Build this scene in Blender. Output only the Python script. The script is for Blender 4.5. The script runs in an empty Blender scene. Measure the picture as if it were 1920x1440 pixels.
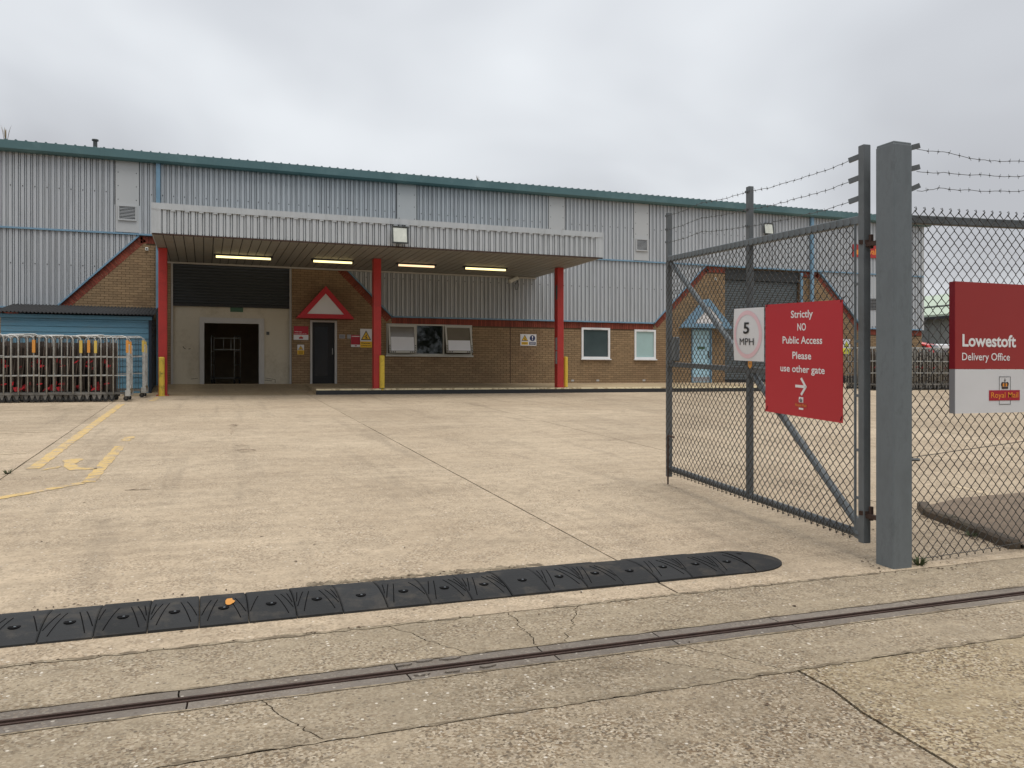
import bpy, bmesh, math, random
from mathutils import Vector, Matrix
random.seed(7)
R = math.radians
scene = bpy.context.scene
C = scene.collection

# ------------------------------------------------------------------ camera, sky, sun, exposure
EYE = 1.35; YAW = R(20.4); FPX = 1550.0; HOR = 704.0
CA, SA = math.cos(YAW), math.sin(YAW)
cam = bpy.data.cameras.new('camera'); cam_o = bpy.data.objects.new('camera', cam); C.objects.link(cam_o)
cam_o.location = (0, 0, EYE); cam_o.rotation_euler = (R(90), 0, -YAW)
cam.sensor_width = 36.0; cam.lens = 36.0*FPX/1920; cam.shift_y = (HOR-720)/1920.0
cam.clip_start = 0.05; cam.clip_end = 3000
scene.camera = cam_o

SUN_EL, SUN_AZ = R(74), R(165)          # azimuth from +Y (north) clockwise: light comes from behind the camera
world = bpy.data.worlds.new('World'); scene.world = world; world.use_nodes = True
def build_world():
    nt = world.node_tree; N = nt.nodes; L = nt.links; N.clear()
    out = N.new('ShaderNodeOutputWorld'); bg = N.new('ShaderNodeBackground'); bg.inputs[1].default_value = 0.1
    sky = N.new('ShaderNodeTexSky'); sky.sky_type = 'NISHITA'; sky.sun_disc = False
    sky.sun_elevation = SUN_EL; sky.sun_rotation = SUN_AZ; sky.air_density = 1.5; sky.dust_density = 4
    tc = N.new('ShaderNodeTexCoord'); sep = N.new('ShaderNodeSeparateXYZ'); L.new(tc.outputs['Generated'], sep.inputs[0])
    mx = N.new('ShaderNodeMath'); mx.operation = 'MAXIMUM'; mx.inputs[1].default_value = 0.0; L.new(sep.outputs[2], mx.inputs[0])
    ad = N.new('ShaderNodeMath'); ad.operation = 'ADD'; ad.inputs[1].default_value = 0.30; L.new(mx.outputs[0], ad.inputs[0])
    dx = N.new('ShaderNodeMath'); dx.operation = 'DIVIDE'; L.new(sep.outputs[0], dx.inputs[0]); L.new(ad.outputs[0], dx.inputs[1])
    dy = N.new('ShaderNodeMath'); dy.operation = 'DIVIDE'; L.new(sep.outputs[1], dy.inputs[0]); L.new(ad.outputs[0], dy.inputs[1])
    cb = N.new('ShaderNodeCombineXYZ'); L.new(dx.outputs[0], cb.inputs[0]); L.new(dy.outputs[0], cb.inputs[1]); cb.inputs[2].default_value = 3.7
    n1 = N.new('ShaderNodeTexNoise'); n1.inputs['Scale'].default_value = 1.1; n1.inputs['Detail'].default_value = 4; n1.inputs['Roughness'].default_value = 0.42
    n1.inputs['Distortion'].default_value = 0.35
    L.new(cb.outputs[0], n1.inputs['Vector'])
    rp = N.new('ShaderNodeValToRGB'); L.new(n1.outputs['Fac'], rp.inputs[0])
    e = rp.color_ramp.elements
    e[0].position = 0.34; e[0].color = (0.555, 0.565, 0.60, 1)
    e[1].position = 0.64; e[1].color = (0.92, 0.95, 0.985, 1)
    m = e.new(0.50); m.color = (0.745, 0.77, 0.81, 1)
    sc = N.new('ShaderNodeVectorMath'); sc.operation = 'SCALE'; sc.inputs['Scale'].default_value = 5.85; L.new(rp.outputs[0], sc.inputs[0])
    mixn = N.new('ShaderNodeMix'); mixn.data_type = 'RGBA'; mixn.inputs[0].default_value = 0.94
    L.new(sky.outputs[0], mixn.inputs[6]); L.new(sc.outputs[0], mixn.inputs[7])
    L.new(mixn.outputs[2], bg.inputs[0]); L.new(bg.outputs[0], out.inputs[0])
build_world()
sun = bpy.data.lights.new('sun', 'SUN'); sun.energy = 1.5; sun.angle = R(50); sun.color = (1.0, 0.96, 0.90)
sun_o = bpy.data.objects.new('sun', sun); C.objects.link(sun_o); sun_o.location = (0, -10, 40)
sd = Vector((math.sin(SUN_AZ)*math.cos(SUN_EL), math.cos(SUN_AZ)*math.cos(SUN_EL), math.sin(SUN_EL)))
sun_o.rotation_euler = sd.to_track_quat('Z', 'Y').to_euler()
vs = scene.view_settings; vs.view_transform = 'Standard'; vs.look = 'None'; vs.gamma = 1.0; vs.exposure = 0.67; vs.use_curve_mapping = False

# ------------------------------------------------------------------ helpers
def wall_pt(px, py, Y):
    """measured photo pixel -> point on the vertical plane at distance Y (surveying aid)"""
    u = (px-960)/FPX; v = (HOR-py)/FPX; t = Y/(CA-u*SA)
    return Vector(((u*CA+SA)*t, Y, EYE+v*t))
def g(Y):
    """height of the yard surface"""
    if Y < 4.42: return 0.0
    if Y < 23.9: return (Y-4.42)*0.0412
    return 19.48*0.0412 + (Y-23.9)*0.088
def ground_pt(px, py):
    u = (px-960)/FPX; v = (HOR-py)/FPX; lo, hi = 0.5, 60
    for _ in range(60):
        t = (lo+hi)/2; Y = (CA-u*SA)*t
        if EYE+v*t > g(Y): lo = t
        else: hi = t
    Y = (CA-u*SA)*lo
    return Vector(((u*CA+SA)*lo, Y, g(Y)))
ORG = {}
def thing(name, label, cat, loc=(0, 0, 0), group=None, rotz=0):
    o = bpy.data.objects.new(name, None); C.objects.link(o); o.location = loc; o.rotation_euler = (0, 0, rotz)
    o.empty_display_size = 0.2
    o['label'] = label; o['category'] = cat
    if group: o['group'] = group
    ORG[o] = Vector(loc)
    return o
def tag(o, label=None, cat=None, group=None, kind=None):
    if label: o['label'] = label
    if cat: o['category'] = cat
    if group: o['group'] = group
    if kind: o['kind'] = kind
    return o
def copy_tree(o, parent=None):
    c = o.copy(); C.objects.link(c); c.parent = parent
    for ch in o.children: copy_tree(ch, c)
    return c
class MB:
    def __init__(s): s.v = []; s.f = []; s.mi = []; s.cur = 0
    def add(s, vs, fs):
        n = len(s.v); s.v += [tuple(p) for p in vs]
        for f in fs: s.f.append([i+n for i in f]); s.mi.append(s.cur)
    def box(s, x0, x1, y0, y1, z0, z1):
        s.add([(x0,y0,z0),(x1,y0,z0),(x1,y1,z0),(x0,y1,z0),(x0,y0,z1),(x1,y0,z1),(x1,y1,z1),(x0,y1,z1)],
              [(0,3,2,1),(4,5,6,7),(0,1,5,4),(1,2,6,5),(2,3,7,6),(3,0,4,7)]); return s
    def obox(s, c, ax, ay, az):
        """oriented box: centre and three half-axis vectors"""
        c = Vector(c); ax = Vector(ax); ay = Vector(ay); az = Vector(az)
        P = [c+ax*i+ay*j+az*k for k in (-1, 1) for (i, j) in ((-1,-1),(1,-1),(1,1),(-1,1))]
        s.add(P, [(0,3,2,1),(4,5,6,7),(0,1,5,4),(1,2,6,5),(2,3,7,6),(3,0,4,7)]); return s
    def bar(s, a, b, w, h, up=(0, 0, 1)):
        a = Vector(a); b = Vector(b); d = b-a; u = Vector(up)
        side = d.cross(u).normalized(); u2 = side.cross(d).normalized()
        return s.obox((a+b)/2, d/2, side*w/2, u2*h/2)
    def tube(s, pts, r, n=6, cap=True):
        pts = [Vector(p) for p in pts]; rings = []
        for i, p in enumerate(pts):
            if i == 0: d = pts[1]-p
            elif i == len(pts)-1: d = p-pts[i-1]
            else: d = (pts[i+1]-p).normalized()+(p-pts[i-1]).normalized()
            if d.length < 1e-9: d = Vector((0, 0, 1))
            d.normalize()
            ref = Vector((0, 0, 1)) if abs(d.z) < 0.9 else Vector((1, 0, 0))
            if i == 0: a = d.cross(ref).normalized()
            else:
                a = prev-d*prev.dot(d)
                a = a.normalized() if a.length > 1e-6 else d.cross(ref).normalized()
            prev = a; b = d.cross(a)
            rr = r[i] if isinstance(r, (list, tuple)) else r
            rings.append([p+(a*math.cos(2*math.pi*k/n)+b*math.sin(2*math.pi*k/n))*rr for k in range(n)])
        V = [q for rg in rings for q in rg]; Fc = []
        for i in range(len(rings)-1):
            for k in range(n):
                k2 = (k+1) % n; Fc.append((i*n+k, i*n+k2, (i+1)*n+k2, (i+1)*n+k))
        if cap:
            Fc.append(tuple(reversed(range(n)))); Fc.append(tuple((len(rings)-1)*n+k for k in range(n)))
        s.add(V, Fc); return s
    def prism(s, poly, vec):
        """extrude a planar polygon (list of points) by vec"""
        P = [Vector(p) for p in poly]; vec = Vector(vec); n = len(P)
        s.add(P+[p+vec for p in P], [tuple(range(n)), tuple(reversed(range(n, 2*n)))]+[(i, n+i, n+(i+1) % n, (i+1) % n) for i in range(n)])
        return s
    def face(s, pts): s.add(pts, [tuple(range(len(pts)))]); return s
    def build(s, name, m, parent=None, local=False, smooth=False, bevel=0):
        off = Vector((0, 0, 0))
        if parent is not None and not local:
            q = parent
            while q.parent: q = q.parent
            off = ORG.get(q, Vector((0, 0, 0)))
        me = bpy.data.meshes.new(name)
        me.from_pydata([(x-off.x, y-off.y, z-off.z) for x, y, z in s.v], [], s.f)
        ms = m if isinstance(m, (list, tuple)) else [m]
        for q in ms: me.materials.append(q)
        if len(ms) > 1: me.polygons.foreach_set('material_index', s.mi)
        bm = bmesh.new(); bm.from_mesh(me); bmesh.ops.recalc_face_normals(bm, faces=bm.faces)
        if bevel: bmesh.ops.bevel(bm, geom=list(bm.edges), offset=bevel, segments=1, affect='EDGES', clamp_overlap=True)
        bm.to_mesh(me); bm.free()
        if smooth:
            for p in me.polygons: p.use_smooth = True
        o = bpy.data.objects.new(name, me); C.objects.link(o)
        if parent is not None: o.parent = parent
        return o

# ------------------------------------------------------------------ materials
def hexc(r, g_, b):
    f = lambda c: ((c/255+0.055)/1.055)**2.4 if c/255 > 0.04045 else c/255/12.92
    return (f(r), f(g_), f(b), 1)
def mat(name, col, rough=0.6, metal=0.0, var=0.12, scale=3.0, bump=0.0, bscale=40.0, spec=0.5, island=0.0, objvar=0.0, dirt=None, dirt_scale=2.0, dirt_amt=0.5, stretch=None, coat=0.0):
    """procedural painted / weathered surface: base colour with noise variation, optional dirt blotches and bump"""
    m = bpy.data.materials.new(name); m.use_nodes = True; nt = m.node_tree; N = nt.nodes; L = nt.links
    b = N['Principled BSDF']; b.inputs['Roughness'].default_value = rough; b.inputs['Metallic'].default_value = metal
    b.inputs['Specular IOR Level'].default_value = spec
    if coat: b.inputs['Coat Weight'].default_value = coat
    geo = N.new('ShaderNodeNewGeometry'); pos = geo.outputs['Position']
    if stretch:
        mp = N.new('ShaderNodeMapping'); mp.inputs['Scale'].default_value = stretch; L.new(pos, mp.inputs[0]); pos = mp.outputs[0]
    nz = N.new('ShaderNodeTexNoise'); nz.inputs['Scale'].default_value = scale; nz.inputs['Detail'].default_value = 3; nz.inputs['Roughness'].default_value = 0.6
    L.new(pos, nz.inputs['Vector'])
    hsv = N.new('ShaderNodeHueSaturation'); hsv.inputs['Color'].default_value = col[:3]+(1,) if len(col) == 3 else col
    mr = N.new('ShaderNodeMapRange'); mr.inputs[1].default_value = 0.25; mr.inputs[2].default_value = 0.75
    mr.inputs[3].default_value = 1-var; mr.inputs[4].default_value = 1+var; L.new(nz.outputs['Fac'], mr.inputs[0])
    val = mr.outputs[0]
    def mul(src, amt):
        a = N.new('ShaderNodeMapRange'); a.inputs[3].default_value = 1-amt; a.inputs[4].default_value = 1+amt; L.new(src, a.inputs[0])
        q = N.new('ShaderNodeMath'); q.operation = 'MULTIPLY'; L.new(val, q.inputs[0]); L.new(a.outputs[0], q.inputs[1]); return q.outputs[0]
    if island: val = mul(geo.outputs['Random Per Island'], island)
    if objvar:
        oi = N.new('ShaderNodeObjectInfo'); val = mul(oi.outputs['Random'], objvar)
    L.new(val, hsv.inputs['Value'])
    colout = hsv.outputs[0]
    if dirt:
        dn = N.new('ShaderNodeTexNoise'); dn.inputs['Scale'].default_value = dirt_scale; dn.inputs['Detail'].default_value = 5; dn.inputs['Roughness'].default_value = 0.7
        L.new(pos, dn.inputs['Vector'])
        dr = N.new('ShaderNodeMapRange'); dr.inputs[1].default_value = 0.5; dr.inputs[2].default_value = 0.72; dr.inputs[4].default_value = dirt_amt; L.new(dn.outputs['Fac'], dr.inputs[0])
        mx = N.new('ShaderNodeMix'); mx.data_type = 'RGBA'; L.new(dr.outputs[0], mx.inputs[0]); L.new(colout, mx.inputs[6]); mx.inputs[7].default_value = tuple(dirt[:3])+(1,)
        colout = mx.outputs[2]
    L.new(colout, b.inputs['Base Color'])
    rr = N.new('ShaderNodeMapRange'); rr.inputs[3].default_value = max(0.02, rough-0.1); rr.inputs[4].default_value = min(1, rough+0.1); L.new(nz.outputs['Fac'], rr.inputs[0]); L.new(rr.outputs[0], b.inputs['Roughness'])
    if bump:
        bn = N.new('ShaderNodeTexNoise'); bn.inputs['Scale'].default_value = bscale; bn.inputs['Detail'].default_value = 4; L.new(pos, bn.inputs['Vector'])
        bp = N.new('ShaderNodeBump'); bp.inputs['Strength'].default_value = bump; bp.inputs['Distance'].default_value = 0.01; L.new(bn.outputs['Fac'], bp.inputs['Height']); L.new(bp.outputs[0], b.inputs['Normal'])
    return m
def concrete(name, c1, c2, agg=0.5, agg_scale=75, paint=None, wear=0.5, paint_amt=0.92, smooth_grey=False, dark=None):
    """worn yard concrete: broad tonal patches, drag streaks, exposed stones, pits, pale flecks and tyre grime; optional worn paint on top"""
    m = bpy.data.materials.new(name); m.use_nodes = True; nt = m.node_tree; N = nt.nodes; L = nt.links
    b = N['Principled BSDF']; b.inputs['Roughness'].default_value = 0.88; b.inputs['Specular IOR Level'].default_value = 0.3
    geo = N.new('ShaderNodeNewGeometry'); pos = geo.outputs['Position']
    def noise(scale, detail=5, rough=0.6, vec=None):
        n = N.new('ShaderNodeTexNoise'); n.inputs['Scale'].default_value = scale; n.inputs['Detail'].default_value = detail; n.inputs['Roughness'].default_value = rough
        L.new(vec or pos, n.inputs['Vector']); return n.outputs['Fac']
    def ramp(src, a, b_, lo=0, hi=1):
        r = N.new('ShaderNodeMapRange'); r.inputs[1].default_value = a; r.inputs[2].default_value = b_; r.inputs[3].default_value = lo; r.inputs[4].default_value = hi; L.new(src, r.inputs[0]); return r.outputs[0]
    def mix(f, a, b_):
        x = N.new('ShaderNodeMix'); x.data_type = 'RGBA'
        if isinstance(f, float): x.inputs[0].default_value = f
        else: L.new(f, x.inputs[0])
        for k, q in ((6, a), (7, b_)):
            if isinstance(q, tuple): x.inputs[k].default_value = q[:3]+(1,)
            else: L.new(q, x.inputs[k])
        return x.outputs[2]
    def mulv(col, f):
        h = N.new('ShaderNodeHueSaturation'); L.new(col, h.inputs['Color']); L.new(f, h.inputs['Value']); return h.outputs[0]
    col = mix(ramp(noise(0.45, 3, 0.6), 0.35, 0.65), c1, c2)
    mp = N.new('ShaderNodeMapping'); mp.inputs['Scale'].default_value = (0.5, 4.0, 1); L.new(pos, mp.inputs[0])
    col = mulv(col, ramp(noise(1.3, 4, 0.65, mp.outputs[0]), 0.3, 0.7, 0.88, 1.10))
    col = mulv(col, ramp(noise(9, 4, 0.7), 0.3, 0.7, 0.87, 1.12))
    oi = N.new('ShaderNodeObjectInfo'); col = mulv(col, ramp(oi.outputs['Random'], 0, 1, 0.90, 1.08))
    # exposed aggregate
    vo = N.new('ShaderNodeTexVoronoi'); vo.inputs['Scale'].default_value = agg_scale; vo.inputs['Randomness'].default_value = 1; L.new(pos, vo.inputs['Vector'])
    sp = N.new('ShaderNodeSeparateColor'); L.new(vo.outputs['Color'], sp.inputs[0])
    patch = ramp(noise(2.2, 3, 0.65), 0.38, 0.62, 0.35, 1.0)
    def stones(src, a, b_, amt):
        r = ramp(src, a, b_, 0, amt); q = N.new('ShaderNodeMath'); q.operation = 'MULTIPLY'; L.new(r, q.inputs[0]); L.new(patch, q.inputs[1]); return q.outputs[0]
    col = mix(stones(sp.outputs[0], 0.60, 0.70, 0.66*agg), col, hexc(106, 84, 60))
    col = mix(stones(sp.outputs[1], 0.72, 0.80, 0.60*agg), col, hexc(74, 66, 58))
    col = mix(stones(sp.outputs[2], 0.82, 0.88, 0.42*agg), col, hexc(214, 202, 182))
    vo2 = N.new('ShaderNodeTexVoronoi'); vo2.inputs['Scale'].default_value = agg_scale*0.38; L.new(pos, vo2.inputs['Vector'])
    sp2 = N.new('ShaderNodeSeparateColor'); L.new(vo2.outputs['Color'], sp2.inputs[0])
    dist = ramp(vo2.outputs['Distance'], 0.22, 0.30, 1, 0)
    for ch, thr, cc, amt in ((0, 0.93, hexc(228, 220, 206), 0.75), (1, 0.86, hexc(70, 62, 54), 0.6)):
        a = ramp(sp2.outputs[ch], thr, thr+0.01, 0, amt*min(1, agg+0.2)); q = N.new('ShaderNodeMath'); q.operation = 'MULTIPLY'; L.new(a, q.inputs[0]); L.new(dist, q.inputs[1]); col = mix(q.outputs[0], col, cc)
    # old grime blotches
    gr = ramp(noise(0.9, 6, 0.72), 0.54, 0.72, 0, 0.40); col = mix(gr, col, hexc(96, 84, 68))
    mp3 = N.new('ShaderNodeMapping'); mp3.inputs['Scale'].default_value = (3.0, 0.25, 1); L.new(pos, mp3.inputs[0])
    gr2 = ramp(noise(1.1, 6, 0.6, mp3.outputs[0]), 0.54, 0.72, 0, 0.26); col = mix(gr2, col, hexc(92, 84, 74))
    if dark: col = mix(dark[1], col, dark[0])
    if paint:
        n1 = noise(7, 5, 0.75); k = ramp(n1, wear-0.05, wear+0.05, 0, paint_amt); col = mix(k, col, paint)
    L.new(col, b.inputs['Base Color'])
    bp = N.new('ShaderNodeBump'); bp.inputs['Strength'].default_value = 0.55*agg+0.1; bp.inputs['Distance'].default_value = 0.006
    ad = N.new('ShaderNodeMath'); ad.operation = 'ADD'; L.new(noise(120, 2, 0.7), ad.inputs[0]); L.new(sp.outputs[0], ad.inputs[1])
    L.new(ad.outputs[0], bp.inputs['Height']); L.new(bp.outputs[0], b.inputs['Normal'])
    return m
def emit(name, col, s):
    m = bpy.data.materials.new(name); m.use_nodes = True; nt = m.node_tree; nt.nodes.clear()
    o = nt.nodes.new('ShaderNodeOutputMaterial'); e = nt.nodes.new('ShaderNodeEmission'); e.inputs[0].default_value = tuple(col[:3])+(1,); e.inputs[1].default_value = s; nt.links.new(e.outputs[0], o.inputs[0]); return m
def glass_mat(name, tint, rough=0.03):
    """window glazing: mirror by Fresnel over a see-through pane"""
    m = bpy.data.materials.new(name); m.use_nodes = True; nt = m.node_tree; N = nt.nodes; L = nt.links; N.clear()
    o = N.new('ShaderNodeOutputMaterial'); mx = N.new('ShaderNodeMixShader'); tr = N.new('ShaderNodeBsdfTransparent'); tr.inputs[0].default_value = tuple(tint[:3])+(1,)
    gl = N.new('ShaderNodeBsdfGlossy'); gl.inputs['Roughness'].default_value = rough; fr = N.new('ShaderNodeFresnel'); fr.inputs[0].default_value = 1.6
    L.new(fr.outputs[0], mx.inputs[0]); L.new(tr.outputs[0], mx.inputs[1]); L.new(gl.outputs[0], mx.inputs[2]); L.new(mx.outputs[0], o.inputs[0]); return m

M = {}
M['yard'] = concrete('yard_concrete', hexc(173, 156, 133), hexc(191, 174, 150), 0.6, 85)
M['front'] = concrete('exposed_concrete', hexc(150, 136, 115), hexc(166, 152, 130), 1.15, 100)
M['front_r'] = concrete('warm_exposed_concrete', hexc(160, 145, 118), hexc(176, 160, 132), 1.15, 95)
M['strip'] = concrete('apron_concrete', hexc(151, 138, 117), hexc(166, 152, 130), 0.85, 95)
M['track'] = concrete('track_concrete', hexc(114, 107, 100), hexc(126, 118, 109), 0.3, 90)
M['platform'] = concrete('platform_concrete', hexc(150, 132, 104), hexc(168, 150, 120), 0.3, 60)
M['edge_paint'] = concrete('worn_edge_paint', hexc(150, 132, 104), hexc(168, 150, 120), 0.3, 60, paint=hexc(212, 200, 166), wear=0.45)
M['yellow_line'] = concrete('worn_yellow_line', hexc(172, 154, 131), hexc(190, 172, 148), 0.4, 80, paint=hexc(214, 182, 112), wear=0.47, paint_amt=0.72)
M['white_line'] = concrete('worn_white_line', hexc(172, 154, 131), hexc(190, 172, 148), 0.4, 80, paint=hexc(206, 188, 158), wear=0.50, paint_amt=0.7)
M['dirt'] = mat('joint_dirt', hexc(58, 48, 38), 0.95, var=0.35, scale=30, bump=0.5)
M['land'] = mat('land', hexc(120, 108, 88), 0.95, var=0.2, scale=0.2)
M['stain'] = concrete('oil_stain', hexc(172, 154, 131), hexc(190, 172, 148), 0.45, 80, paint=hexc(96, 82, 66), wear=0.54)
M['soil'] = mat('island_tarmac', hexc(120, 105, 89), 0.95, var=0.25, scale=6, bump=0.6, bscale=60)
M['kerbstone'] = mat('mossy_kerbstone', hexc(88, 78, 67), 0.95, var=0.25, scale=5, bump=0.4, dirt=hexc(58, 66, 42), dirt_amt=0.6)
M['rust'] = mat('rusty_steel', hexc(72, 55, 48), 0.8, metal=0.3, var=0.35, scale=20)
M['rubber'] = mat('black_rubber', hexc(42, 43, 44), 0.8, var=0.2, scale=6, bump=0.25, bscale=90, dirt=hexc(92, 85, 75), dirt_amt=0.5, dirt_scale=5, objvar=0.28, spec=0.35)
M['rubber_dark'] = mat('recess_shade', hexc(20, 20, 21), 0.9, var=0.2, spec=0.1)  # near-black stands in for the shade inside bolt holes and tread grooves
M['galv'] = mat('galvanised_steel', hexc(114, 121, 125), 0.6, metal=0.25, var=0.16, scale=4, stretch=(2.2, 2.2, 1.0), dirt=hexc(86, 91, 94), dirt_amt=0.7, dirt_scale=4, bump=0.05)
M['galv_dark'] = mat('dull_gate_steel', hexc(106, 111, 114), 0.6, metal=0.3, var=0.2, scale=6, dirt=hexc(60, 54, 48), dirt_amt=0.55, dirt_scale=3)
M['wire'] = mat('chain_link_wire', hexc(68, 66, 63), 0.6, metal=0.2, var=0.25, scale=8)
M['barb'] = mat('barbed_wire', hexc(84, 84, 84), 0.6, metal=0.4, var=0.2, scale=8)
M['brick'] = mat('buff_brick', hexc(143, 120, 91), 0.9, var=0.10, scale=1.0, island=0.13, bump=0.3, bscale=60, dirt=hexc(120, 88, 66), dirt_amt=0.4, dirt_scale=0.7)
M['redbrick'] = mat('red_brick', hexc(128, 64, 50), 0.9, var=0.12, scale=2, island=0.22, bump=0.3)
M['mortar'] = mat('mortar', hexc(92, 74, 54), 0.95, var=0.15, scale=6)
M['clad'] = mat('grey_cladding', hexc(177, 182, 187), 0.5, metal=0.0, var=0.06, scale=0.6, dirt=hexc(146, 150, 154), dirt_amt=0.6, dirt_scale=1.0, stretch=(3, 3, 0.35), spec=0.4)
M['clad_low'] = mat('grey_cladding_lower', hexc(174, 179, 184), 0.5, var=0.06, scale=0.6, dirt=hexc(142, 146, 149), dirt_amt=0.6, dirt_scale=1.0, stretch=(3, 3, 0.35), spec=0.4)
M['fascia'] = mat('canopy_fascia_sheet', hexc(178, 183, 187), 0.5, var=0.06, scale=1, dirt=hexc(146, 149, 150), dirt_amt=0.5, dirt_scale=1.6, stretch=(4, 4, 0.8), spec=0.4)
M['panel'] = mat('flat_panel', hexc(180, 183, 185), 0.5, var=0.04, scale=1, dirt=hexc(170, 172, 172), dirt_amt=0.4, stretch=(2, 2, 0.4))
M['seam'] = mat('dark_seam', hexc(46, 48, 52), 0.8, var=0.1)
M['blue'] = mat('pale_blue_trim', hexc(112, 146, 170), 0.5, var=0.1, scale=3, dirt=hexc(90, 108, 120), dirt_amt=0.4)
M['teal'] = mat('teal_gutter', hexc(74, 106, 110), 0.5, var=0.08, scale=1, dirt=hexc(104, 132, 134), dirt_amt=0.5, dirt_scale=1.2)
M['roof'] = mat('roof_sheet', hexc(84, 104, 106), 0.6, var=0.1, scale=1)
M['red'] = mat('red_paint', hexc(176, 48, 44), 0.5, var=0.1, scale=2, dirt=hexc(120, 34, 32), dirt_amt=0.4, dirt_scale=3)
M['red_hood'] = mat('red_hood_paint', hexc(184, 32, 44), 0.5, var=0.08)
M['yellow'] = mat('yellow_post_paint', hexc(222, 190, 66), 0.6, var=0.08, scale=4, dirt=hexc(70, 60, 42), dirt_amt=0.35, dirt_scale=9)
M['yellow_worn'] = mat('chipped_yellow_paint', hexc(214, 184, 70), 0.65, var=0.1, scale=4, dirt=hexc(66, 52, 36), dirt_amt=0.95, dirt_scale=7)
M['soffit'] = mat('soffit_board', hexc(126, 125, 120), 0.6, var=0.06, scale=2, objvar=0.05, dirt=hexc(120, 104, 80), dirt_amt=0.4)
M['shutter'] = mat('dark_shutter', hexc(42, 46, 48), 0.6, var=0.1, scale=2)
M['shutter2'] = mat('slate_shutter', hexc(78, 86, 90), 0.55, var=0.1, scale=2)
M['cream'] = mat('cream_infill', hexc(190, 182, 163), 0.75, var=0.06, scale=1.5, dirt=hexc(132, 118, 96), dirt_amt=0.5, dirt_scale=1.5)
M['frame_grey'] = mat('grey_door_frame', hexc(178, 176, 172), 0.6, var=0.06)
M['dark'] = mat('dark_interior', hexc(150, 134, 110), 0.9, var=0.15)
M['black'] = mat('black_paint', hexc(28, 29, 30), 0.55, var=0.15)
M['door_dark'] = mat('dark_door', hexc(20, 21, 22), 0.6, var=0.15)
M['upvc'] = mat('white_upvc', hexc(226, 228, 230), 0.35, var=0.03)
M['upvc_grey'] = mat('weathered_aluminium_frame', hexc(190, 188, 178), 0.5, var=0.06)
M['glass'] = glass_mat('window_glass', (0.45, 0.52, 0.52))
M['frosted'] = mat('frosted_pane', hexc(158, 186, 186), 0.35, var=0.04, spec=0.6)
M['soffit_reflection_pane'] = mat('soffit_reflection_pane', hexc(112, 106, 94), 0.12, var=0.12, scale=2, spec=0.9)  # opaque grey-brown stands in for the soffit mirrored in the tilted glass
M['film'] = mat('tinted_pane', hexc(62, 76, 78), 0.12, var=0.15, scale=1.5, spec=0.8)
M['blind'] = mat('pale_teal_blind', hexc(190, 212, 212), 0.5, var=0.04)
M['blind_dark'] = mat('dark_teal_blind', hexc(104, 122, 122), 0.6, var=0.12, scale=1.5)
M['paper'] = mat('white_board', hexc(226, 228, 232), 0.6, var=0.03)
M['door_blue'] = mat('pale_blue_door', hexc(166, 206, 224), 0.5, var=0.05, dirt=hexc(190, 190, 180), dirt_amt=0.3)
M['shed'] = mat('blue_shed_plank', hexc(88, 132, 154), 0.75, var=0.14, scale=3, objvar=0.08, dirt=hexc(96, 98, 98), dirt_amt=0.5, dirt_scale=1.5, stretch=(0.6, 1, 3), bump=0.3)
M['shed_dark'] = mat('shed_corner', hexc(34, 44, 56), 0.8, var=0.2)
M['felt'] = mat('black_corrugated_bitumen', hexc(40, 41, 43), 0.85, var=0.2, scale=3)
M['zinc'] = mat('zinc_cage_tube', hexc(176, 177, 174), 0.4, metal=0.35, var=0.2, scale=10, dirt=hexc(96, 88, 76), dirt_amt=0.5, dirt_scale=6)
M['cage_dark'] = mat('cage_shelf', hexc(72, 62, 54), 0.8, var=0.35, objvar=0.45, scale=2)
M['fork'] = mat('castor_fork', hexc(104, 102, 98), 0.6, metal=0.3, var=0.3, scale=6, objvar=0.4)
M['castor'] = mat('castor_black', hexc(32, 32, 33), 0.6, var=0.2)
M['strap'] = mat('red_strap', hexc(190, 28, 44), 0.6, var=0.15)
M['label_y'] = mat('yellow_label', hexc(204, 176, 84), 0.6, var=0.06)
M['label_o'] = mat('orange_label', hexc(206, 142, 62), 0.6, var=0.06)
M['label_w'] = mat('white_label', hexc(220, 222, 222), 0.6, var=0.05)
M['sign_red'] = mat('red_sign_face', hexc(184, 32, 44), 0.45, var=0.03, scale=1.5)
M['sign_red2'] = mat('dark_red_sign_face', hexc(152, 44, 42), 0.55, var=0.04, scale=1.5)
M['sign_edge_red'] = mat('red_sign_edge', hexc(140, 24, 38), 0.5, var=0.04)
M['sign_white'] = mat('white_sign_face', hexc(214, 214, 216), 0.5, var=0.03)
M['sign_yellow'] = mat('yellow_sign_face', hexc(230, 184, 44), 0.5, var=0.04)
M['sign_lime'] = mat('lime_sign_face', hexc(224, 220, 70), 0.5, var=0.04)
M['sign_blue'] = mat('blue_sign_face', hexc(28, 44, 92), 0.5, var=0.04)
M['sign_black'] = mat('sign_black', hexc(20, 20, 22), 0.5, var=0.04)
M['sign_pink'] = mat('faded_pink_ring', hexc(222, 188, 194), 0.5, var=0.04)
M['sign_orange'] = mat('sign_orange', hexc(232, 150, 50), 0.5, var=0.04)
M['sign_crimson'] = mat('crimson_box', hexc(168, 22, 44), 0.5, var=0.04)
M['sign_grey'] = mat('sign_side_grey', hexc(150, 152, 156), 0.5, var=0.04)
M['letter'] = mat('white_lettering', hexc(232, 230, 230), 0.5, var=0.02)
M['green_sign'] = mat('green_exit_sign', hexc(52, 92, 68), 0.5, var=0.06)
M['tube'] = emit('fluorescent_tube', (1.0, 0.80, 0.36), 1.5)
M['tube_dim'] = emit('old_fluorescent_tube', (1.0, 0.66, 0.38), 1.05)
M['lamp_glass'] = mat('floodlight_glass', hexc(214, 214, 200), 0.15, metal=0.6, var=0.15, scale=6)
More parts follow.
